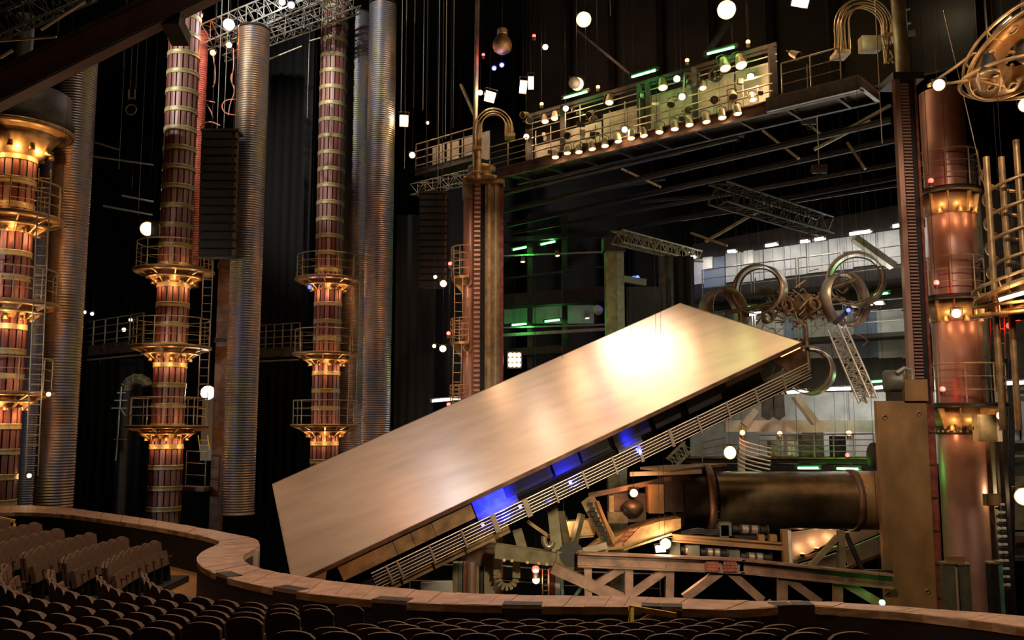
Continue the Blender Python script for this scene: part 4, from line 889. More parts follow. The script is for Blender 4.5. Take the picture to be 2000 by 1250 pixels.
def disc_frame(label, px, py, Y, R, tiltx, tilty, name='ring_basket', holes=True):
    c = W(px, py, Y); ax = basis(V((math.sin(tilty), -math.sin(tiltx), math.cos(tiltx)))); t = thing(name, label, 'frame', c)
    X, Y_, Z = ax; mb = MB().lathe([(R*.35, .05), (R*.95, .0), (R*.95, .05), (R*.35, .1)], 40, c, ax, closed=True); part('dish', mb, M_GOLD, t)
    for r, z, th in ((R, 0, .06), (R*.98, .28, .045), (R*.55, .12, .04)):
        part('ring', MB().torus(c+Z*z, R if r == R else r, th, 44, 8, Z), M_GOLD, t)
    for i in range(10):
        q = 2*PI*i/10; d = X*math.cos(q)+Y_*math.sin(q); part('spoke', MB().bar(c+d*R*.3+Z*.12, c+d*R+Z*.02, .06, .09), M_GOLD, t); part('stanchion', MB().cyl(c+d*R, c+d*R*.98+Z*.28, .025, n=6), M_GOLD, t)
        if holes: part('port_ring', MB().torus(c+(X*math.cos(q+.3)+Y_*math.sin(q+.3))*R*.75-Z*.01, .13, .03, 14, 6, Z), M_RAIL, t)
    part('hub', MB().lathe([(0, -.25), (.3, -.2), (.35, .1), (.2, .3), (0, .3)], 20, c, ax), M_DARK, t); return c, ax, t
c, ax, t = disc_frame('big brass ring basket with round ports in the upper right corner', 2005, 100, 24, 1.7, -.5, -.3)
part('pipe_arm', MB().tube([W(1812, 168, 24), W(1860, 135, 24), W(1900, 105, 24), c], .045, 7), M_GOLD, t); part('pipe_arm', MB().tube([W(1812, 168, 24), W(1860, 162, 24), W(1900, 155, 24), W(1960, 170, 24)], .045, 7), M_GOLD, t)
part('suspension', MB().cyl(c, c+V((.3, 0, 9)), .1, n=8), M_RUST, t)
part('lower_loop', MB().torus(c-ZU*.75, 1.72, .06, 44, 8), M_GOLD, t)
lamp(c+V((-.4, -.9, -.8)), AMBER, 160); lamp(c+V((.2, -.9, .8)), AMBER, 160)
flood('square_floodlight', 'small burning-hot lamp inside the ring basket of the upper right corner', W(1962, 50, 23.2), .5, .12, E_WARM, WARM, 160, .7)
glow_lamp('spot_lamp', 'fierce lamp on the pointed arm left of the ring basket', 'stage light', W(1834, 166, 23.8), .15, E_WARM, WARM, 220)
p = W(1932, 140, 23.4); t = thing('projector_lamp', 'dark lamp with two pointed shutters hanging inside the ring basket', 'stage light', p)
part('body', MB().lathe([(0, .5), (.12, .48), (.2, .25), (.27, 0), (.24, -.12), (0, -.14)], 20, p), M_BLACK, t); part('reflector', MB().lathe([(0, -.16), (.25, -.14), (.27, -.02), (.27, -.1), (.0, -.2)], 20, p), M_GOLD, t)
for s_ in (-1, 1): part('shutter', MB().prism([p+V((s_*.3, 0, 0)), p+V((s_*.36, 0, -.25)), p+V((s_*.26, 0, -.55))], V((0, .03, 0))), M_SILV, t)
part('hanger', MB().cyl(p+ZU*.4, p+ZU*3, .03, n=6), M_DARK, t)
c, ax, t = disc_frame('tilted brass disc with glowing rings at the right edge below the spiral', 2000, 562, 25.0, 1.3, -.15, -.25, 'tilted_disc', False)
lamp(c+V((-.6, -.8, -.5)), AMBER, 140)
c2_, ax, t = disc_frame('lower brass ring frame with a burning lamp at the right edge', 1992, 610, 25.4, 1.2, .05, -.1, 'tilted_disc', False)
flood('square_floodlight', 'burning bar lamp on the lower brass ring frame at the right edge', W(1978, 578, 23.9), .7, .1, E_WARM, WARM, 150, .25)
glow_lamp('spot_lamp', 'hot tilted lamp beneath the middle platform of the pink tower', 'stage light', W(1868, 612, 31.4), .16, E_WARM, WARM, 200, .4)
glow_lamp('spot_lamp', 'warm lamp right of the olive electrical cabinet', 'stage light', W(1955, 812, 31.2), .14, E_WARM, WARM, 160)
glow_lamp('spot_lamp', 'bright warm lamp low at the right edge of the picture', 'stage light', W(2000, 970, 33), .3, E_WARM, WARM, 300)
glow_lamp('spot_lamp', 'hot glowing lamp at the right edge below the ring basket', 'stage light', W(2004, 205, 26), .2, E_WARM, WARM, 250)
ladder('ladder', 'brass ladder at the right edge below the tilted disc', W(1950, 700, 26), W(1945, 585, 26), (1, 0, 0), .42, M_GOLD, .35)
# ------------------------------------------------------------------ big pipe arm from the near tower and the machinery under the deck
pl, pr = W(1372, 977, 31), W(1722, 977, 31); pl.z = pr.z; r = 55/1750*31*.99
t = thing('steel_pipe', 'big dark round steel pipe running from the near tower to the deck machinery', 'machine', (pl+pr)/2)
M_PIPE = mat('pipe_steel', (.17, .125, .065), .32, .75, .3, 1.5, .06)
part('pipe', MB().cyl(pl+V((.4, 0, 0)), pr, r, n=64), M_PIPE, t)
ax = basis(V((1, 0, 0)))
for x, rr in ((pl.x+.15, r*1.24), (W(1664, 977, 31).x, r*1.08)):
    part('flange', MB().lathe([(r*.9, -.1), (rr, -.1), (rr, .1), (r*.9, .1)], 48, (x, pl.y, pl.z), ax, closed=True), M_RUST, t)
    bm2 = MB().cyl((0, 0, 0), (.09, 0, 0), .035, n=8).mesh('bolt', M_DARK)
    for i in range(24):
        q = 2*PI*i/24; o = bpy.data.objects.new('bolt', bm2); COL.objects.link(o); o.parent = t; o.location = V((x+.08, pl.y+(rr-.09)*math.cos(q), pl.z+(rr-.09)*math.sin(q)))-worg(t)
part('end_sleeve', MB().cyl(V((W(1668, 977, 31).x, pl.y, pl.z)), pr+V((.1, 0, 0)), r*1.02, n=48), M_PANEL, t)
part('inner_drum', MB().cyl(pl-V((.75, 0, 0)), pl+V((.1, 0, 0)), r*.95, n=40), M_DARK, t)
def wbox(name, x0, y0, x1, y1, Y, dep, m, par_, label=None):
    a, b = W(x0, y0, Y), W(x1, y1, Y); return part(name, MB().box(((a.x+b.x)/2, Y+dep/2, (a.z+b.z)/2), (abs(b.x-a.x), dep, abs(b.z-a.z)), ), m, par_, label)
def wbar(name, x0, y0, x1, y1, Y, w_, m, par_, Y1=None, h=None, ib=False):
    a, b = W(x0, y0, Y), W(x1, y1, Y1 or Y); return part(name, MB().ibeam(a, b, w_, h or w_) if ib else MB().bar(a, b, h or w_, w_), m, par_)
# arm head: housing, drum, plates
hd = thing('arm_head', 'rust brown machine housing with copper boxes between the big pipe and the deck', 'machine', W(1290, 1010, 30.5))
wbox('housing', 1297, 925, 1352, 1000, 30.4, 1.4, M_RUST, hd); wbox('housing', 1322, 918, 1362, 1010, 30.9, 1.2, M_DARK, hd)
wbox('cover_box', 1267, 946, 1297, 1003, 29.9, .9, M_PANEL, hd, 'pinkish copper cover box'); wbox('cabinet', 1196, 965, 1262, 1020, 30.6, .5, M_RUST, hd)
wbox('cabinet', 1188, 1000, 1226, 1022, 30.2, .4, M_ORNG, hd); wbox('vent_panel', 1190, 968, 1199, 1000, 30.1, .3, M_GOLD, hd)
part('drum', MB().lathe([(0, -.16), (.3, -.14), (.36, 0), (.3, .14), (0, .16)], 28, W(1236, 992, 29.9), basis(V((.1, -.5, 1)))), M_DARK, hd)
wbar('top_beam', 1150, 968, 1310, 935, 30.2, .16, M_RUST, hd); wbar('top_beam', 1230, 926, 1370, 921, 30.4, .14, M_WHITE, hd)
part('top_plate', MB().prism([W(1250, 912, 29.8), W(1310, 918, 29.8), W(1420, 905, 31.4), W(1300, 908, 31.8)], V((0, 0, -.08))), M_GOLD, hd, 'shiny top plate')
for i, (x0, y0, x1, y1) in enumerate(((1302, 1005, 1310, 1040), (1310, 1010, 1324, 1045), (1318, 1000, 1340, 1048))):
    a, b = W(x0, y0, 30), W(x1, y1, 30); part('hose', MB().tube([a, a.lerp(b, .6)-ZU*.12, b, b+V((.6, 0, -.02)), b+V((1.2, 0, .05))], .05, 7), M_DARK, hd)
glow_lamp('spot_lamp', 'orange lamp inside the machine housing under the deck', 'stage light', W(1238, 963, 29.9), .13, E_ORNG, (1, .35, .1), 160)
glow_lamp('spot_lamp', 'fierce warm lamp at the end of the lit belly of the gantry arm', 'stage light', W(1300, 1062, 29), .16, E_WARM, WARM, 350)
flood('square_floodlight', 'square white floodlight beside the fierce lamp under the gantry arm', W(1290, 1072, 29), .3, .2, E_WHITE, WARM, 100, .1)
glow_lamp('spot_lamp', 'small lamp between the struts under the deck', 'stage light', W(1101, 1018, 30), .1, E_WARM, WARM, 160)
glow_lamp('spot_lamp', 'small star-bright lamp directly below the big red beacon', 'stage light', W(1047, 1133, 33), .13, E_WARM, WARM, 100)
# gantry arm: box girder with V struts and a curved belly
ga = thing('gantry_carriage', 'olive steel gantry arm with box girder, V struts and curved belly under the deck', 'machine', W(1080, 1085, 29))
wbar('girder', 968, 1075, 1118, 1096, 28.8, .42, M_OLIVE, ga, h=.5); wbar('girder', 1085, 1090, 1145, 1098, 28.7, .5, M_OLIVE, ga, h=.55)
wbar('strut', 1090, 1095, 1078, 985, 28.9, .34, M_OLIVE, ga, 29.4); wbar('strut', 1105, 1068, 1092, 1000, 29.1, .26, M_OLIVE, ga, 29.4); wbar('strut', 1120, 1066, 1136, 1004, 29.2, .18, M_OLIVE, ga, 29.4)
wbar('strut', 1192, 1062, 1148, 975, 29.0, .34, M_OLIVE, ga, 29.6); wbar('strut', 1198, 1064, 1165, 980, 28.8, .12, M_PANEL, ga, 29.5)
wbar('strut', 1030, 1018, 1078, 1052, 29.6, .1, M_GOLD, ga); wbar('strut', 1022, 1075, 1010, 1035, 29.3, .3, M_OLIVE, ga); wbar('cross_tube', 1130, 1080, 1185, 1064, 28.6, .2, M_SILV, ga)
wbar('walkway_beam', 1080, 1035, 1160, 1028, 30.2, .5, M_GOLD, ga); wbar('walkway_beam', 1080, 1052, 1160, 1045, 30.2, .12, M_GOLD, ga)
bel = [(1140, 1098), (1160, 1096), (1178, 1088), (1190, 1074), (1215, 1073), (1250, 1060), (1300, 1045), (1330, 1032), (1330, 1012), (1290, 1018), (1240, 1033), (1200, 1050), (1170, 1062), (1150, 1078)]
part('belly', MB().prism([W(x, y, 29.2) for x, y in bel], V((0, 1.2, 0))), M_GOLD, ga, 'curved golden belly plate')
wbar('belly_rail', 1218, 1074, 1312, 1043, 29.1, .06, M_GOLD, ga)
part('hub', MB().cyl(W(1116, 1082, 28.4), W(1116, 1082, 29.0), .38, n=20), M_DARK, ga); part('hub_cap', MB().cyl(W(1134, 1084, 28.3), W(1134, 1084, 28.5), .15, n=14), M_OLIVE, ga)
for k in range(9): part('chain_link', MB().box(W(1152+k*4.6, 985+k*9.5, 28.9), (.18, .1, .12)), M_DARK, ga)
pts = [W(1063, 1048, 28.6), W(1062, 1058, 28.6), W(1068, 1068, 28.6), W(1076, 1068, 28.6), W(1080, 1058, 28.6)]; part('tube_bend', MB().tube(smooth(pts), .1, 8), M_SILV, ga)
for x in (985, 1000, 1030, 1052, 1068, 1080): part('bolt', MB().cyl(W(x, 1094+.1*(x-985), 28.5), W(x, 1094+.1*(x-985), 28.6), .05, n=8), M_GOLD, ga)
ladder('ladder', 'short red ladder lit below the machine housing', W(1209, 1063, 28.7), W(1241, 1031, 28.9), (1, .1, .1), .3, M_REDH, .16)
# support legs at the left under the deck
sl = thing('support_leg', 'brown ribbed steel leg under the low end of the deck', 'machine', V((W(940, 1120, 32).x, 32, FZ)))
vbar(911, 966, 31.8, 1070, M_RUST, 'head_block', .8, sl, 1100, zat(940, 1106, 31.8)); vbar(930, 968, 32.0, 1060, M_OLIVE, 'head_plate', .8, sl, 1080, zat(940, 1104, 32))
for x0, x1, m in ((884, 894, M_OLIVE), (895, 903, M_GREENP), (905, 914, M_RUSTR), (929, 936, M_OLIVE), (938, 944, M_DARK), (946, 966, M_OLIVE)): vbar(x0, x1, 31.9, 1100, m, 'leg_rail', .5, sl, 1120)
a = W(921, 1120, 31.9); part('leg_post', MB().cyl(V((a.x, a.y, FZ)), V((a.x, a.y, a.z+.4)), .17, n=16), M_PINK, sl)
# cable chain loop
cc = W(990, 1122, 31); t = thing('cable_loop', 'hanging U-shaped loop of ribbed cable chain under the gantry arm', 'chain', cc-ZU*.5)
lp = [V((cc.x-.32+.04*k*0, cc.y, cc.z+.55-k*.1)) for k in range(7)]+[V((cc.x-.32*math.cos(q*PI/8), cc.y, cc.z-.05-.36*math.sin(q*PI/8))) for q in range(1, 8)]+[V((cc.x+.32, cc.y, cc.z-.05+k*.1)) for k in range(7)]
for i, p in enumerate(lp):
    d = (lp[min(i+1, len(lp)-1)]-lp[max(i-1, 0)]).normalized(); part('link', MB().box(p, (.2, .24, .085), basis(d)[:2]+(d,)) if False else MB().bar(p-d*.045, p+d*.045, .26, .2), M_OLIVE, t)
# lower truss across the pit
tr = thing('bridge_truss', 'long rust brown bridge truss across the pit in front of the big pipe', 'truss', W(1420, 1180, 28))
TY = 27.6
wbar('top_chord', 1128, 1092, 1452, 1105, TY, .42, M_TRUSS, tr, ib=True); wbar('top_chord', 1445, 1105, 1742, 1135, TY, .42, M_TRUSS, tr, ib=True)
wbar('bottom_chord', 1080, 1240, 1742, 1262, TY, .4, M_TRUSS, tr)
for (x0, y0, x1, y1, w_) in ((1078, 1108, 1260, 1190, .32), (1148, 1100, 1150, 1240, .22), (1160, 1145, 1232, 1098, .22), (1228, 1100, 1228, 1240, .24), (1232, 1162, 1302, 1112, .22), (1308, 1102, 1306, 1240, .24), (1336, 1168, 1406, 1116, .24), (1424, 1116, 1488, 1172, .24), (1528, 1126, 1528, 1240, .26), (1534, 1128, 1600, 1176, .24), (1636, 1138, 1636, 1240, .24), (1645, 1136, 1720, 1180, .26), (1500, 1175, 1530, 1210, .2)):
    wbar('web_member', x0, y0, x1, y1, TY+.02, w_, M_TRUSS, tr)
for x in (1390, 1425): wbox('splice_plate', x-12, 1097, x+14, 1117, TY-.25, .04, M_RUSTR, tr)
bm3 = MB().cyl((0, 0, 0), (0, -.03, 0), .025, n=6).mesh('rivet', M_TRUSS)
for i in range(8):
    for j in range(3):
        p = W(1382+i*8, 1100+j*6+i*.3, TY-.25); o = bpy.data.objects.new('rivet', bm3); COL.objects.link(o); o.parent = tr; o.location = p-worg(tr)
# motor deck with cylinders
md = thing('motor_deck', 'two-tier steel frame carrying shiny hydraulic motors under the big pipe', 'machine', W(1430, 1100, 29.5))
wbar('tier_beam', 1312, 1050, 1530, 1067, 29.2, .24, M_PANEL, md, h=.24, ib=True); wbar('tier_beam', 1312, 1093, 1530, 1106, 29.4, .2, M_DARK, md)
wbar('end_post', 1533, 1034, 1538, 1110, 29.2, .26, M_PANEL, md); wbar('end_post', 1541, 1036, 1545, 1108, 29.1, .1, M_WHITE, md)
def motor(x0, x1, y, dy, Y):
    a, b = W(x0, y, Y), W(x1, y+dy, Y); L = b-a
    for k in range(4):
        part('cylinder', MB().cyl(a+L*(k/4+.03), a+L*(k/4+.2), .15 if k in (1, 2) else .12, n=16), M_SILV if k in (1, 2) else M_DARK, md); part('coupling', MB().cyl(a+L*(k/4+.2), a+L*(k/4+.25), .17, n=16), M_DARK, md)
    part('gear_box', MB().box(a-L.normalized()*.2, (.34, .4, .42)), M_GREENP, md); part('pedestal', MB().box((a+b)/2-ZU*.22, (L.length*.9, .3, .1)), M_DARK, md)
motor(1428, 1500, 1033, 3, 29.5); motor(1366, 1420, 1078, 3, 29.3); motor(1444, 1506, 1087, 3, 29.3); motor(1328, 1362, 1073, 2, 29.5)
wbox('block', 1406, 1026, 1424, 1050, 29.3, .5, M_GREENP, md); wbox('block', 1482, 1045, 1494, 1058, 29.1, .3, M_PANEL, md); wbox('block', 1504, 1045, 1518, 1058, 29.1, .3, M_PANEL, md)
for k in range(4): a, b = W(1330, 1040+k*3, 29.6), W(1410, 1032+k*3, 29.6); part('hose', MB().tube(smooth([a, a.lerp(b, .4)+ZU*.1, a.lerp(b, .7)-ZU*.05, b]), .035, 6), M_DARK, md)
# white plates with small uplights, behind the truss
wp = thing('steel_wall_plate', 'pale steel bulkhead plates lit by three small uplights below the big pipe', 'machine', W(1640, 1110, 33))
for poly, m in ((((1546, 1040), (1640, 1028), (1638, 1050), (1548, 1098)), M_WHITE), (((1556, 1104), (1600, 1092), (1634, 1080), (1634, 1114), (1560, 1114)), M_GREYP), (((1648, 1075), (1722, 1045), (1722, 1082), (1660, 1112)), M_GREYP), (((1648, 1040), (1722, 1030), (1722, 1040), (1650, 1070)), M_WHITE)):
    part('plate', MB().prism([W(x, y, 33) for x, y in poly], V((0, .12, 0))), m, wp)
wbar('plate_flange', 1548, 1098, 1645, 1066, 32.9, .12, M_SILV, wp); wbar('plate_flange', 1652, 1110, 1722, 1082, 32.9, .1, M_GOLD, wp); wbar('plate_flange', 1552, 1114, 1726, 1116, 32.9, .12, M_WHITE, wp)
for x, y in ((1567, 1079), (1595, 1068), (1623, 1058)):
    p = W(x, y, 32.8); tt = thing('uplight', 'small orange uplight on the pale bulkhead, %s from the left' % {1567: 'first', 1595: 'second', 1623: 'third'}[x], 'stage light', p); part('can', MB().cyl(p-ZU*.16, p-ZU*.04, .07, .09, n=12), M_DARK, tt); part('lens', MB().cyl(p-ZU*.05, p-ZU*.02, .075, n=12), E_ORNG, tt); lamp(p+V((0, -.12, .12)), (1, .45, .2), 14, .05)
fr = thing('brace_frame', 'olive A-shaped brace frame in front of the pale bulkhead plates', 'truss', W(1640, 1120, 28.6))
wbar('brace', 1642, 1036, 1644, 1122, 28.6, .2, M_OLIVE, fr); wbar('brace', 1636, 1048, 1576, 1114, 28.6, .16, M_OLIVE, fr); wbar('brace', 1652, 1042, 1686, 1118, 28.6, .13, M_DARK, fr); wbar('sill', 1570, 1116, 1742, 1118, 28.6, .14, M_DARK, fr)
# pit background: railings, teal posts, red post
railing('railing', 'thin grey railing deep in the pit behind the red beacon', [W(962, 1160, 36), W(1100, 1172, 36), W(1290, 1178, 36)], 1.1, M_RAILD, 2, 2.2)
railing('railing', 'thin grey railing in the dark pit beneath the gold edge of the deck', [W(800, 1165, 36), W(900, 1165, 36)], 1.2, M_RAILD, 2, 1.4)
for x0, y0, x1, y1, lb in ((1097, 1126, 1100, 1185, 'left upright teal post in the pit behind the truss'), (1149, 1125, 1151, 1185, 'right upright teal post in the pit behind the truss'), (1122, 1165, 1146, 1134, 'slanting teal brace in the pit behind the truss')):
    solo('teal_post', MB().bar(W(x0, y0, 33), W(x1, y1, 33), .1), M_TEAL, lb, 'post')
for x, m, lb in ((1078, M_RUSTR, 'dark red upright behind the foot of the gantry arm'), (1088, M_GREYP, 'pale grey upright behind the foot of the gantry arm')): p = W(x, 1110, 32); solo('pit_post', MB().box((p.x, p.y, (p.z+FZ)/2), (.2, .2, p.z-FZ)), m, lb, 'post')
ladder('ladder', 'grey ladder in the pit right of the big red beacon', W(1066, 1165, 32.5), W(1066, 1112, 32.5), (1, 0, 0), .2, M_RAILD, .18)
solo('white_sheet', MB().bar(W(822, 1153, 30), W(884, 1150, 30), .1, .5), M_WHITE, 'pale sheet lying low in the pit under the gold edge of the deck', 'sheet')
beacon('tiny green light on the parapet at the foot of the near tower plate', W(1723, 1177, 27), E_GREEN, GREEN, 12, .09)
# backstage lower gallery above the pipe
gal = thing('backstage_gallery', 'backstage gallery bridge with railed deck behind the big pipe', 'catwalk', OP(1560, 905, 6))
part('deck_beam', MB().ibeam(OP(1340, 898, 6), OP(1720, 899, 6), .3, .3), M_DARK, gal); part('deck_plate', MB().bar(OP(1340, 893, 6.6), OP(1720, 894, 6.6), 1.6, .05), M_GOLD, gal)
wbar('beam_tube', 1415, 832, 1720, 832, 44, .55, M_WHITE, gal)
railing('railing', 'grey steel railing on the backstage gallery right of the coiled tubes', [OP(1484, 892, 5.4), OP(1708, 893, 5.4)], .95, M_RAILD, 4, .9, .03)
railing('railing', 'lower grey railing on the backstage gallery left of the coiled tubes', [OP(1372, 902, 5.4), OP(1420, 893, 5.4)], .9, M_RAILD, 3, 1.2)
wbar('tube_post', 1448, 920, 1448, 860, 37, .25, M_WHITE, gal)
c = W(1462, 880, 36.5); t = thing('coiled_hoses', 'bundle of pale curved hoses left of the backstage gallery railing', 'hoses', c-ZU*.7)
for k in range(7): part('hose', MB().tube([c+V((-.35*math.cos(a*.35), .2*k*.3, .5-.17*k+.0))+V((.8*(1-math.cos(a*.25)), 0, -.07*a)) for a in range(7)], .035, 6), M_WHITE, t)
glow_lamp('spot_lamp', 'half-turned warm lamp left of the coiled hoses backstage', 'stage light', W(1426, 884, 36), .26, E_SOFT, WARM, 60, .45, tgt=(-10, 10, 3))
beacon('orange beacon above the coiled hoses backstage', W(1450, 845, 36.5), E_ORNG, (1, .3, .1), 60, .11)
for x, y, lb in ((1523, 847, 'warm lamp under the white tube of the backstage gallery, near the beacon'), (1658, 846, 'warm lamp under the white tube of the backstage gallery, near the tower')): beacon(lb, W(x, y, 42), E_ORNG, (1, .5, .2), 60, .12)
beacon('small red beacon on the backstage gallery railing near the tower', W(1655, 889, 37), E_RED, RED, 20, .09)
for x0, x1, y0, y1, m, lb in ((1532, 1555, 847, 892, M_WHITE, 'white equipment cabinet on the backstage gallery'), (1558, 1610, 845, 892, M_GREENP, 'grey-green equipment cabinet on the backstage gallery'), (1500, 1525, 860, 892, M_RAILD, 'low grey equipment cabinet on the backstage gallery'), (1622, 1650, 852, 893, M_DARK, 'dark equipment cabinet on the backstage gallery beside the tower')):
    a, b = OP(x0, y1, 6.5), OP(x1, y0, 6.5); t = thing('equipment_cabinet', lb, 'cabinet', a); part('body', MB().box((a+b)/2, (abs(b.x-a.x), .6, abs(b.z-a.z))), m, t); part('door', MB().box((a+b)/2-V((0, .32, 0)), (abs(b.x-a.x)*.8, .03, abs(b.z-a.z)*.85)), m, t)
p = W(1710, 890, 32); solo('cable_sheave', MB().lathe([(.0, -.14), (.4, -.14), (.46, -.1), (.46, .1), (.4, .14), (0, .14)], 24, p, basis(V((1, .1, 0)))), M_DARK, 'black wheel seen edge-on beside the near tower plate', 'wheel')
solo('diagonal_brace', MB().bar(W(1552, 772, 43), W(1592, 826, 43), .55, .3), M_WHITE, 'pale diagonal wall brace behind the deck tip', 'brace'); solo('diagonal_brace', MB().bar(W(1452, 830, 43), W(1475, 800, 43), .4, .3), M_WHITE, 'short pale wall brace under the deck railing', 'brace')
solo('diagonal_brace', MB().bar(W(1668, 465, 42), W(1745, 520, 42), .5, .3), M_WHITE, 'pale diagonal wall brace high backstage under the longest white tube', 'brace')
for y0, y1, lb, off in ((553, 600, 'upper', 13.2), (650, 694, 'middle', 13.2)):
    for seg, (x0, x1) in enumerate(((1358, 1450), (1455, 1535), (1540, 1620), (1625, 1770))):
        a, b = OP(x0, 0, off), OP(x1, 0, off); a.z = b.z = OP(1560, y0, off).z-.25
        railing('railing', '%s backstage wall gallery railing, %s section from the drape' % (lb, ORD[seg]), [a, b], 1.6, M_RAILD, 3, 2.6, .03)
    a, b = OP(1355, 0, 14), OP(1772, 0, 14); a.z = b.z = OP(1560, y0, off).z-.4
    solo('gallery_floor', MB().bar(a, b, 1.8, .22), M_DARK, '%s backstage wall gallery floor beam' % lb, 'gallery')
# drapes
def drape(label, x0, x1, yt, yb, Y, m, amp=.18, Y1=None):
    a, b = W(x0, 600, Y), W(x1, 600, Y1 or Y); zt, zb = zat(x0, yt, Y), zat(x0, yb, Y); n = max(8, int((b-a).length*6)); mb = MB(); vs = []
    d = (b-a).normalized(); nn = V((-d.y, d.x, 0))
    for i in range(n+1):
        p = a.lerp(b, i/n)+nn*amp*math.sin(i*1.9)+nn*amp*.4*math.sin(i*.7+1)
        vs += [V((p.x, p.y, zb)), V((p.x, p.y, zt)), V((p.x, p.y+.04, zt)), V((p.x, p.y+.04, zb))]
    mb.add(vs, [(i*4+k, (i+1)*4+k, (i+1)*4+(k+1) % 4, i*4+(k+1) % 4) for i in range(n) for k in range(4)], True)
    return solo('drape', mb, m, label, 'curtain')
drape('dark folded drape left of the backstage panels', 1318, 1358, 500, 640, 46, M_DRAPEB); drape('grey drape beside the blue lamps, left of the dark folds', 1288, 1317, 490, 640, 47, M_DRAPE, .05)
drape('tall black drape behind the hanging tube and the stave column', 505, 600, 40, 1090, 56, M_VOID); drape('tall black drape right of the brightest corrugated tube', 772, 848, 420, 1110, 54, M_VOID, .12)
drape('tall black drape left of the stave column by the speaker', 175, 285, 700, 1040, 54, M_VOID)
# hoop cluster
hc = W(1570, 600, 37); t = thing('hoop_cluster', 'spiky brass machine of big round hoops around a tangled hub, backstage', 'prop', hc-ZU*1.2)
M_HOOPB = mat('hoop_band', (.40, .33, .25), .4, .5, .2, 2)
for (x, y, R, ax_, wd) in ((1414, 612, 1.02, (.5, -.82, .1), .85), (1484, 566, 1.04, (-.58, -.8, -.05), .85), (1672, 546, 1.12, (-.5, -.85, .05), .85), (1651, 586, 1.14, (.45, -.88, .05), .6), (1580, 724, .98, (-.55, -.82, .1), .8)):
    p = W(x, y, 36.6); part('hoop', MB().ring(p, V(ax_), R, wd, .04, 44), M_HOOPB, t)
    part('hoop_arm', MB().tube([hc, hc.lerp(p, .5)+ZU*.2, p], .09, 7), M_ORNG, t)
    xx, yy, dd = basis(V(ax_)); part('inner_hoop', MB().ring(p, V(ax_), R*.86, .08, .05, 36), M_ORNG, t)
part('hub', MB().lathe([(0, -.5), (.45, -.4), (.6, 0), (.45, .4), (0, .5)], 20, hc, basis(V((0, -1, .2)))), M_ORNG, t)
rnd = random.Random(3)
for k in range(130):
    a = hc+V((rnd.gauss(-.1, 1.0), rnd.uniform(-.6, .4), rnd.gauss(-.15, .5))); b = a+V((rnd.uniform(-.6, .6), rnd.uniform(-.3, .3), rnd.uniform(-.4, .4)))
    if k % 2: part('rod', MB().cyl(a, b, rnd.uniform(.02, .045), n=6), M_GOLD if k % 3 else M_SILV, t)
    else: part('bent_tube', MB().tube(smooth([a, a.lerp(b, .5)+V((0, 0, rnd.uniform(-.4, .4))), b, b+V((rnd.uniform(-.3, .3), 0, -.2))]), rnd.uniform(.02, .04), 6), M_ORNG if k % 4 else M_RAIL, t)
for x, y in ((1522, 594), (1535, 598), (1500, 620), (1590, 595)): part('small_drum', MB().ring(W(x, y, 36.2), V((.3, -1, .2)), .26, .25, .05, 20), M_ORNG, t)
lamp(hc+V((.2, -1.6, 1.0)), (1, .75, .45), 90); 
lb_ = lattice('lattice_boom', 'pale lattice boom slanting down from the hoop cluster', 'truss', W(1634, 640, 35.5), W(1696, 782, 34.5), .5, M_LATT, 11, .045, None, .5)
p = W(1640, 610, 35.6); glow_lamp('blue_lamp', 'tiny blue lamp on the dark arm inside the right hoops', 'stage light', W(1657, 606, 35.4), .09, E_BLUE, BLUE, 15); solo('dark_boom', MB().bar(W(1630, 632, 35.7), W(1662, 600, 35.7), .16), M_DARK, 'dark arm crossing the right hoops, with a blue lamp', 'arm')
p = W(1512, 795, 35); t = thing('hanging_drapes_bag', 'dark cloth bag hanging by straps below the deck tip', 'bag', p-ZU*.5)
for s_, dx in ((-1, -.22), (1, .22)): part('cloth', MB().prism([p+V((dx-.2, 0, .45)), p+V((dx+.18, 0, .5)), p+V((dx+.2, 0, -.35)), p+V((dx, 0, -.5)), p+V((dx-.22, 0, -.38))], V((0, .25, 0))), M_DRAPE, t)
for dx in (-.25, .25): part('strap', MB().bar(p+V((dx, .1, .4)), p+V((dx+.35, .1, 1.6)), .06), M_DARK, t)
lattice('backstage_truss', 'little lattice under the deck railing at the left end of the backstage gallery', 'truss', W(1310, 905, 40), W(1345, 870, 40), .5, M_LATT, 5, .03)

# ------------------------------------------------------------------ dark structure behind the left tower and over the stage
dk = thing('rear_gallery', 'dark rear galleries with green tubes between the left tower and the grey-green column', 'gallery', W(1090, 700, 59))
for y0, y1, w_, m in ((590, 575, .9, M_DARK), (655, 643, .2, M_RAILD), (640, 634, .1, M_RAILD), (470, 455, .3, M_DARK), (500, 492, .1, M_RAILD), (545, 520, .12, M_DARK), (690, 676, .5, M_DARK)): wbar('gallery_beam', 982, y0, 1185, y1, 59, w_, m, dk, 56)
for x in (1035, 1103): wbar('gallery_post', x, 720, x, 420, 58.5, .35, M_DARK, dk)
wbox('gallery_wall', 985, 632, 1160, 596, 60.5, .2, M_GREYP, dk)
for x, y, lb in ((1021, 512, 'left small pale lamp hanging under the rear gallery tubes'), (1089, 500, 'right small pale lamp hanging under the rear gallery tubes'), (1186, 485, 'small pale lamp beside the head of the grey-green column'), (1147, 622, 'small warm lamp on the rear gallery left of the grey-green column')): par_can(W(x, y, 56), lb, 'rear gallery lamps', .3, 0, .9)
p = W(1168, 606, 54); solo('round_canister', MB().lathe([(0, -.2), (.28, -.2), (.3, .1), (.2, .28), (0, .3)], 18, p, basis(V((.3, -1, -.5)))), M_WHITE, 'pale round canister on the rear gallery beside the column', 'canister')
vg = thing('backstage_column', 'grey-green concrete column between the rear galleries and the blue lamps', 'column', V((W(1200, 600, 50).x, 50, FZ)))
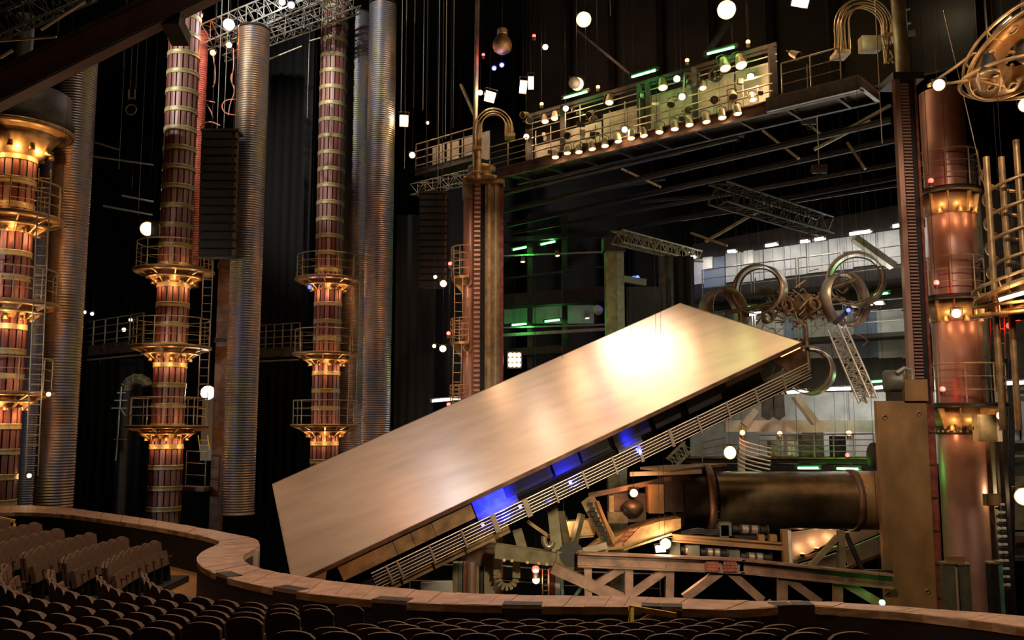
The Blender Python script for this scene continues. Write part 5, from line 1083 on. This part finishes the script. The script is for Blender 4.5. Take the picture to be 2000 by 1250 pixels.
vbar(1184, 1206, 50, 465, M_OLIVE, 'shaft', .9, vg); vbar(1206, 1220, 50.05, 465, M_RAILD, 'shaft_side', .8, vg); vbar(1180, 1224, 49.9, 462, M_DARK, 'capital', 1.1, vg, 600, zat(1200, 490, 50))
wbar('cross_beam', 1218, 545, 1262, 552, 50, .35, M_RAILD, vg)
wbox('dark_bay', 1224, 560, 1290, 640, 52, .2, M_DARK, vg)
lamp(W(1195, 560, 47), (.7, .9, .4), 60); lamp(W(1205, 640, 47.5), (.7, .9, .4), 60)
beams = [((984, 378), (1440, 268), 3, .22), ((984, 412), (1740, 235), 6, .25), ((990, 440), (1755, 272), 9, .25), ((1000, 455), (1755, 320), 12, .2), ((1205, 450), (1760, 345), 13, .25), ((1250, 395), (1480, 372), 10, .15), ((1010, 360), (1330, 300), 5, .12), ((1330, 430), (1755, 362), 11, .12), ((1040, 395), (1300, 350), 8, .1)]
for i, (a, b, off, w_) in enumerate(beams): solo('roof_beam', MB().ibeam(OP(*a, off), OP(*b, off), w_*.7, w_*1.0, .03), M_BLACK if i % 3 else M_DARK, 'dim roof beam above the stage, %s from the front of the cross beams' % ORD[i], 'beam')
diag = [((1480, 413), (1378, 472)), ((1700, 236), (1590, 292)), ((1130, 60), (1232, 145)), ((1425, 40), (1376, 112)), ((1655, 278), (1690, 330)), ((1545, 215), (1610, 268)), ((1215, 330), (1290, 365)), ((1490, 255), (1560, 310)), ((1350, 455), (1420, 480)), ((900, 165), (940, 255)), ((1740, 205), (1660, 250))]
for i, (a, b) in enumerate(diag): off = 8 if a[1] > 200 else 2; solo('roof_brace', MB().bar(OP(*a, off), OP(*b, off), .34 if a[1] < 100 else .14, .12), M_DARK if a[1] < 100 else M_OLIVE, 'dim diagonal roof brace over the stage, %s from the left of them all' % ORD[sorted(diag, key=lambda q: q[0][0]+q[1][0]).index((a, b))], 'brace', 'diagonal roof braces')
lattice('roof_truss', 'pale lattice roof truss slanting over the backstage drapes', 'truss', W(1205, 462, 42), W(1362, 502, 50), .6, M_OLIVE, 14, .05)
lattice('roof_truss', 'pale lattice roof truss running back over the hoop cluster', 'truss', W(1400, 376, 34), W(1612, 442, 42), .8, M_DARK, 14, .05)
for x, y, lb in ((1600, 330, 'hanging dark motor under the roof over the hoop cluster'), (1580, 235, 'dark lamp under the roof beams right of the par cans'), (1040, 330, 'dark motor under the left end of the catwalk'), (1440, 260, 'dark motor under the right half of the catwalk')):
    p = OP(x, y, 4); t = thing('hoist_motor', lb, 'motor', p); part('body', MB().cyl(p-V((.3, 0, 0)), p+V((.3, 0, 0)), .2, n=14), M_DARK, t); part('cable', MB().cyl(p, p+ZU*2.5, .02, n=5), M_RAILD, t); part('hook', MB().torus(p-ZU*.3, .1, .03, 14, 6, (0, 1, 0)), M_DARK, t)
# ------------------------------------------------------------------ top left: girder, trusses, pipes
gd = thing('overhead_girder', 'heavy dark red box girder crossing the upper left corner', 'beam', W(200, 100, 26))
a, b = W(-60, 205, 24), W(430, -38, 27); part('girder', MB().bar(a, b, .9, .85), M_DRED, gd); part('flange', MB().bar(a-ZU*.46, b-ZU*.46, 1.05, .07), M_DARK, gd); part('flange', MB().bar(a+ZU*.46, b+ZU*.46, 1.05, .07), M_DARK, gd)
p = W(344, 58, 26.5); part('end_box', MB().box(p, (.55, 1.0, .42), basis(V((0, .3, 1)))), M_BLACK, gd); part('hanger', MB().cyl(p+V((.1, 0, .1)), p+V((.2, .2, 1.2)), .07, n=8), M_DARK, gd)
spot((-20, 4, 14), W(200, 90, 25), (1, .5, .35), 450, 40, .9, .3)
for i, (a, b, Y, r_, m) in enumerate((((80, 58), (166, 2), 28, .055, M_SILV), ((0, 112), (24, 98), 28, .06, M_SILV), ((22, 140), (66, 100), 29, .05, M_RAIL), ((36, 146), (90, 106), 29, .05, M_RAIL), ((0, 80), (110, 72), 30, .04, M_RAILD), ((10, 20), (120, -20), 31, .05, M_RAILD))): solo('rig_pipe', MB().cyl(W(*a, Y), W(*b, Y), r_, n=8), m, 'pale rigging pipe above the red girder, %s of the slanting ones' % ORD[i], 'pipe')
lattice('rigging_truss', 'dark lattice truss over the red girder in the upper left corner', 'truss', W(-40, 60, 30), W(180, -30, 32), .9, M_BLACK, 10, .05)
lattice('rigging_truss', 'lit lattice truss running from the head of the speaker column to the top edge', 'truss', W(388, 78, 45), W(660, -40, 46), .95, M_RAILD, 16, .045)
lattice('rigging_truss', 'second lattice truss with walkway behind the head of the hanging tube', 'truss', W(430, 100, 47), W(700, 4, 48), .9, M_RAILD, 16, .045)
railing('railing', 'grey railing on the rigging walkway above the hanging tube', [W(520, 82, 46.5), W(630, 42, 46.8)], 1.3, M_RAILD, 3, 1.0)
for i, (a, b) in enumerate((((520, 118), (590, 90)), ((605, 80), (626, 74)), ((185, 278), (232, 292)), ((180, 305), (300, 322)), ((238, 382), (300, 394)), ((202, 402), (298, 420)))): rb = thing('rig_bar', 'thin pale rigging bar in the dark bay, %s counted from the top' % ORD[i], 'pipe', W(*a, 52)); part('bar', MB().cyl(W(*a, 52), W(*b, 52), .06, n=7), M_SILV, rb); drop(rb, W(*a, 52)); drop(rb, W(*b, 52))
lamp(W(250, 350, 50), COOL, 60, .2); lamp(W(520, 60, 44), COOL, 150, .2)
# line array speakers
def line_array(label, x0, x1, yt, yb, Y, n):
    a, b = W(x0, (yt+yb)/2, Y), W(x1, (yt+yb)/2, Y); zt, zb = zat(x0, yt, Y), zat(x0, yb, Y); cx = (a.x+b.x)/2; wd = b.x-a.x; t = thing('line_array', label, 'speaker', V((cx, Y, zb)))
    part('fly_frame', MB().box((cx, Y+.4, zt+.06), (wd*1.05, .9, .12)), M_DARK, t); h = (zt-zb)/n
    for k in range(n):
        z = zt-h*(k+.5); f = k/n; y = Y+.25*f*f
        o = part('cabinet', MB().hexa([V((cx-wd/2, y, z-h*.46)), V((cx+wd/2, y, z-h*.46)), V((cx+wd/2*.8, y+.8, z-h*.42)), V((cx-wd/2*.8, y+.8, z-h*.42)), V((cx-wd/2, y, z+h*.46)), V((cx+wd/2, y, z+h*.46)), V((cx+wd/2*.8, y+.8, z+h*.42)), V((cx-wd/2*.8, y+.8, z+h*.42))]), M_BLACK, t)
        part('grille', MB().box((cx-wd*.06, y-.02, z), (wd*.8, .03, h*.74)), M_BLACK, o)
        part('side_highlight', MB().box((cx+wd*.47, y-.01, z), (wd*.07, .04, h*.7)), M_RUST, o)  # highlight along the cabinet's edge, put in as a rust-coloured strip
    for dx in (-.3, .3): part('chain', MB().cyl(V((cx+dx*wd, Y+.4, zt+.1)), V((cx+dx*wd, Y+.4, 33.95)), .02, n=5), M_DARK, t)
line_array('tall black hanging speaker stack between the stave column and the hanging tube', 389, 460, 256, 500, 41, 15)
line_array('dim hanging speaker stack left of the left tower', 818, 872, 378, 560, 46, 14)
lamp(W(470, 200, 39), (1, .5, .3), 8, .2); spot((2, 30, 22), W(846, 450, 46), (1, .5, .35), 500, 20, .8)
# red-lit cords
M_CORD = mat('red_cord', (.75, .25, .14), .5)
for i, pts in enumerate((((416, 108), (420, 130), (421, 158), (416, 170)), ((456, 95), (457, 138), (450, 150), (454, 165), (459, 172)), ((455, 140), (452, 160), (460, 178), (450, 200), (446, 225)), ((420, 200), (396, 195), (412, 215), (416, 230)), ((391, 250), (398, 240), (412, 237), (430, 245)), ((462, 225), (440, 222), (432, 208), (440, 195), (460, 194)))):
    solo('dangling_cord', MB().tube(smooth([W(x, y, 43.5) for x, y in pts]), .03, 6), M_CORD, 'red-lit cord dangling above the speaker stack, %s of the six' % ORD[i], 'cord')
for i, pts in enumerate((((452, 500), (428, 508), (424, 525), (446, 530)), ((446, 610), (434, 608), (427, 595), (440, 585)), ((445, 590), (428, 600), (432, 620), (446, 628)))): solo('dangling_cord', MB().tube(smooth([W(x, y, 42.6) for x, y in pts]), .02, 6), M_RUST, 'thin cord looping beside the hanging tube, %s from the top' % ORD[i], 'cord')
# walkways between the columns
for (x0, y0, Y0, x1, y1, Y1, lb) in ((158, 692, 50, 278, 668, 45.5, 'walkway with railing running left from the middle platform of the speaker-side column'), (502, 693, 53, 585, 682, 51.5, 'walkway with railing running left from the middle platform of the column behind the deck')):
    a, b = W(x0, y0, Y0), W(x1, y1, Y1); b.z = a.z = (a.z+b.z)/2; t = thing('bridge_walkway', lb, 'catwalk', a)
    part('side_beam', MB().ibeam(a, b, .25, .55), M_RUST, t); part('floor_plate', MB().bar(a+V((0, .6, .25)), b+V((0, .6, .25)), 1.1, .06), M_DARK, t); part('edge_rail', MB().bar(a-ZU*.5, b-ZU*.5, .08), M_RAIL, t)
    for k in range(4): part('rail', MB().cyl(a+ZU*(.5+.38*k), b+ZU*(.5+.38*k), .03, n=6), M_RAIL, t)
    n = 5
    for k in range(n+1): part('rail_post', MB().cyl(a.lerp(b, k/n)+ZU*.1, a.lerp(b, k/n)+ZU*1.64, .04, n=6), M_RAIL, t)
# duct elbow, equipment pole, dark post, far ladder
c = W(268, 760, 49); t = thing('duct_elbow', 'pale octagonal duct elbow in the dark left of the speaker-side column', 'duct', c)
mb = MB(); vs = []; n = 6
for i in range(n+1):
    q = PI*1.05-PI*.95*i/n; cc = c+V((-.0+.62*math.cos(q), 0, .55*math.sin(q))); d = V((math.cos(q), 0, math.sin(q)))
    for k in range(8): e = 2*PI*k/8; vs.append(cc+d*.3*math.cos(e)+V((0, .3*math.sin(e), 0)))
for i in range(n): 
    m_ = MB(); m_.add(vs[i*8:i*8+16], [(k, (k+1) % 8, 8+(k+1) % 8, 8+k) for k in range(8)]); part('segment', m_, M_OLIVE, t)
    part('seam', MB().tube([v for v in vs[i*8:i*8+8]], .02, 5, True), M_SILV, t)
part('down_pipe', MB().cyl(V((c.x-.62, c.y, c.z)), V((c.x-.62, c.y, FZ)), .28, n=8), M_DARK, t)
spot((-12, 20, 8), c, (1, .9, .7), 900, 8, .7)
t = thing('equipment_pole', 'thin grey pole with cross arms standing in the dark bay at the left', 'pole', W(226, 900, 46)); part('pole', MB().cyl(W(226, 900, 46), W(237, 755, 46), .04, n=6), M_RAILD, t)
for x, y, w_ in ((236, 782, 12), (232, 797, 14), (234, 858, 12), (237, 767, 8)): part('cross_arm', MB().bar(W(x-w_, y, 46), W(x+w_, y, 46), .06), M_RAILD, t)
part('strut', MB().bar(W(234, 795, 46), W(245, 812, 46), .05), M_RAILD, t)
vg = thing('dark_post', 'dark brown steel post behind the hanging tube', 'post', V((W(432, 700, 45).x, 45, FZ))); vbar(420, 442, 45, 500, M_RUST, 'post_web', .4, vg, 700); vbar(416, 446, 44.9, 660, M_DARK, 'post_band', .6, vg, 700, zat(430, 668, 45))
ladder('stepladder', 'yellow stepladder standing in the lit doorway behind the low platform', W(400, 880, 48), W(396, 850, 48), (1, 0, 0), .5, M_YEL, .25)
a, b = W(380, 900, 49), W(416, 760, 49); solo('doorway_panel', MB().box(((a.x+b.x)/2+.2, 49.3, (a.z+b.z)/2), (b.x-a.x, .1, b.z-a.z)), M_GREYP, 'white lit panel in the doorway right of the speaker-side column', 'panel')
railing('railing', 'small railing below the lit doorway right of the speaker-side column', [W(362, 950, 44), W(400, 952, 44)], 1.7, M_RAIL, 3, .9); solo('landing', MB().bar(W(358, 953, 44.4), W(404, 955, 44.4), .9, .2), M_RUST, 'small rusty landing below the lit doorway', 'platform')
# hanging cables in the dark
for i, (x, y1, Y) in enumerate(((783, 220, 47), (790, 330, 50), (808, 210, 50), (826, 215, 48), (855, 365, 46), (870, 270, 46), (885, 250, 45), (240, 130, 50), (253, 195, 50), (264, 195, 50), (232, 330, 52), (270, 420, 55), (424, 255, 42), (437, 255, 42), (600, 230, 48), (1192, 30, 30), (1723, 280, 30))):
    a = W(x, y1, Y); solo('hanging_cable', MB().cyl(a, V((a.x, a.y, 34)), .018, n=5), M_RAILD if x < 1700 else M_SILV, 'thin steel cable hanging in the dark, %s from the left' % ORD[sorted([783, 790, 808, 826, 855, 870, 885, 240, 253, 264, 232, 270, 424, 437, 600, 1192, 1723]).index(x)], 'cable')
solo('slanting_cable', MB().cyl(W(1843, 20, 29), W(1936, 420, 29), .02, n=5), M_SILV, 'thin cable slanting down in front of the pink tower', 'cable')
t = thing('cable_hook', 'pair of hooks on cables in the dark bay at upper left', 'hook', W(257, 210, 50))
for x in (251, 263): part('hook_bar', MB().cyl(W(x, 175, 50), W(x, 193, 50), .05, n=6), M_SILV, t)
part('block', MB().box(W(257, 192, 50), (.4, .1, .08)), M_SILV, t); part('loop', MB().torus(W(256, 214, 50), .3, .04, 16, 6, (0, 1, 0)), M_SILV, t)
# far gallery at the right of the pink tower, back wall pieces there
wr = thing('side_gallery', 'dim equipment gallery seen right of the pink tower', 'gallery', W(1980, 900, 40))
for y, w_ in ((758, .15), (862, .12), (890, .1), (1042, .15), (1090, .2)): wbar('gallery_beam', 1930, y, 2080, y+2, 40, w_, M_RAILD, wr)
for x0, x1, y0, y1, m in ((1968, 1990, 770, 860, M_GREYP), (1992, 2060, 770, 860, M_GREYP), (1970, 2040, 930, 1035, M_OLIVE), (1985, 2060, 1045, 1090, M_RUST)): wbox('wall_panel', x0, y1, x1, y0, 41, .1, m, wr)
for x in (1962, 1975): wbar('gallery_post', x, 1100, x, 700, 39.5, .2, M_DARK, wr)
# upper right gallery behind the pipe arch
ur = thing('upper_gallery', 'grey steel gallery in the top right behind the tower mast', 'gallery', W(1850, 60, 38))
for (a, b, w_, m) in (((1760, 72), (1905, 40), .3, M_DARK), ((1760, 50), (1905, 18), .1, M_RAILD), ((1760, 22), (1905, -10), .1, M_RAILD), ((1840, 62), (1900, 48), .4, M_RAILD)): wbar('gallery_beam', *a, *b, 38, w_, m, ur)
for x in (1795, 1808, 1845, 1858, 1880, 1900): wbar('gallery_post', x, 64 if x < 1850 else 45, x, -30, 38, .1, M_RAIL, ur)
wbox('gallery_panel', 1810, 62, 1842, 20, 38.5, .1, M_WHITE, ur)
lamp(W(1850, 20, 36), (1, .85, .6), 120)
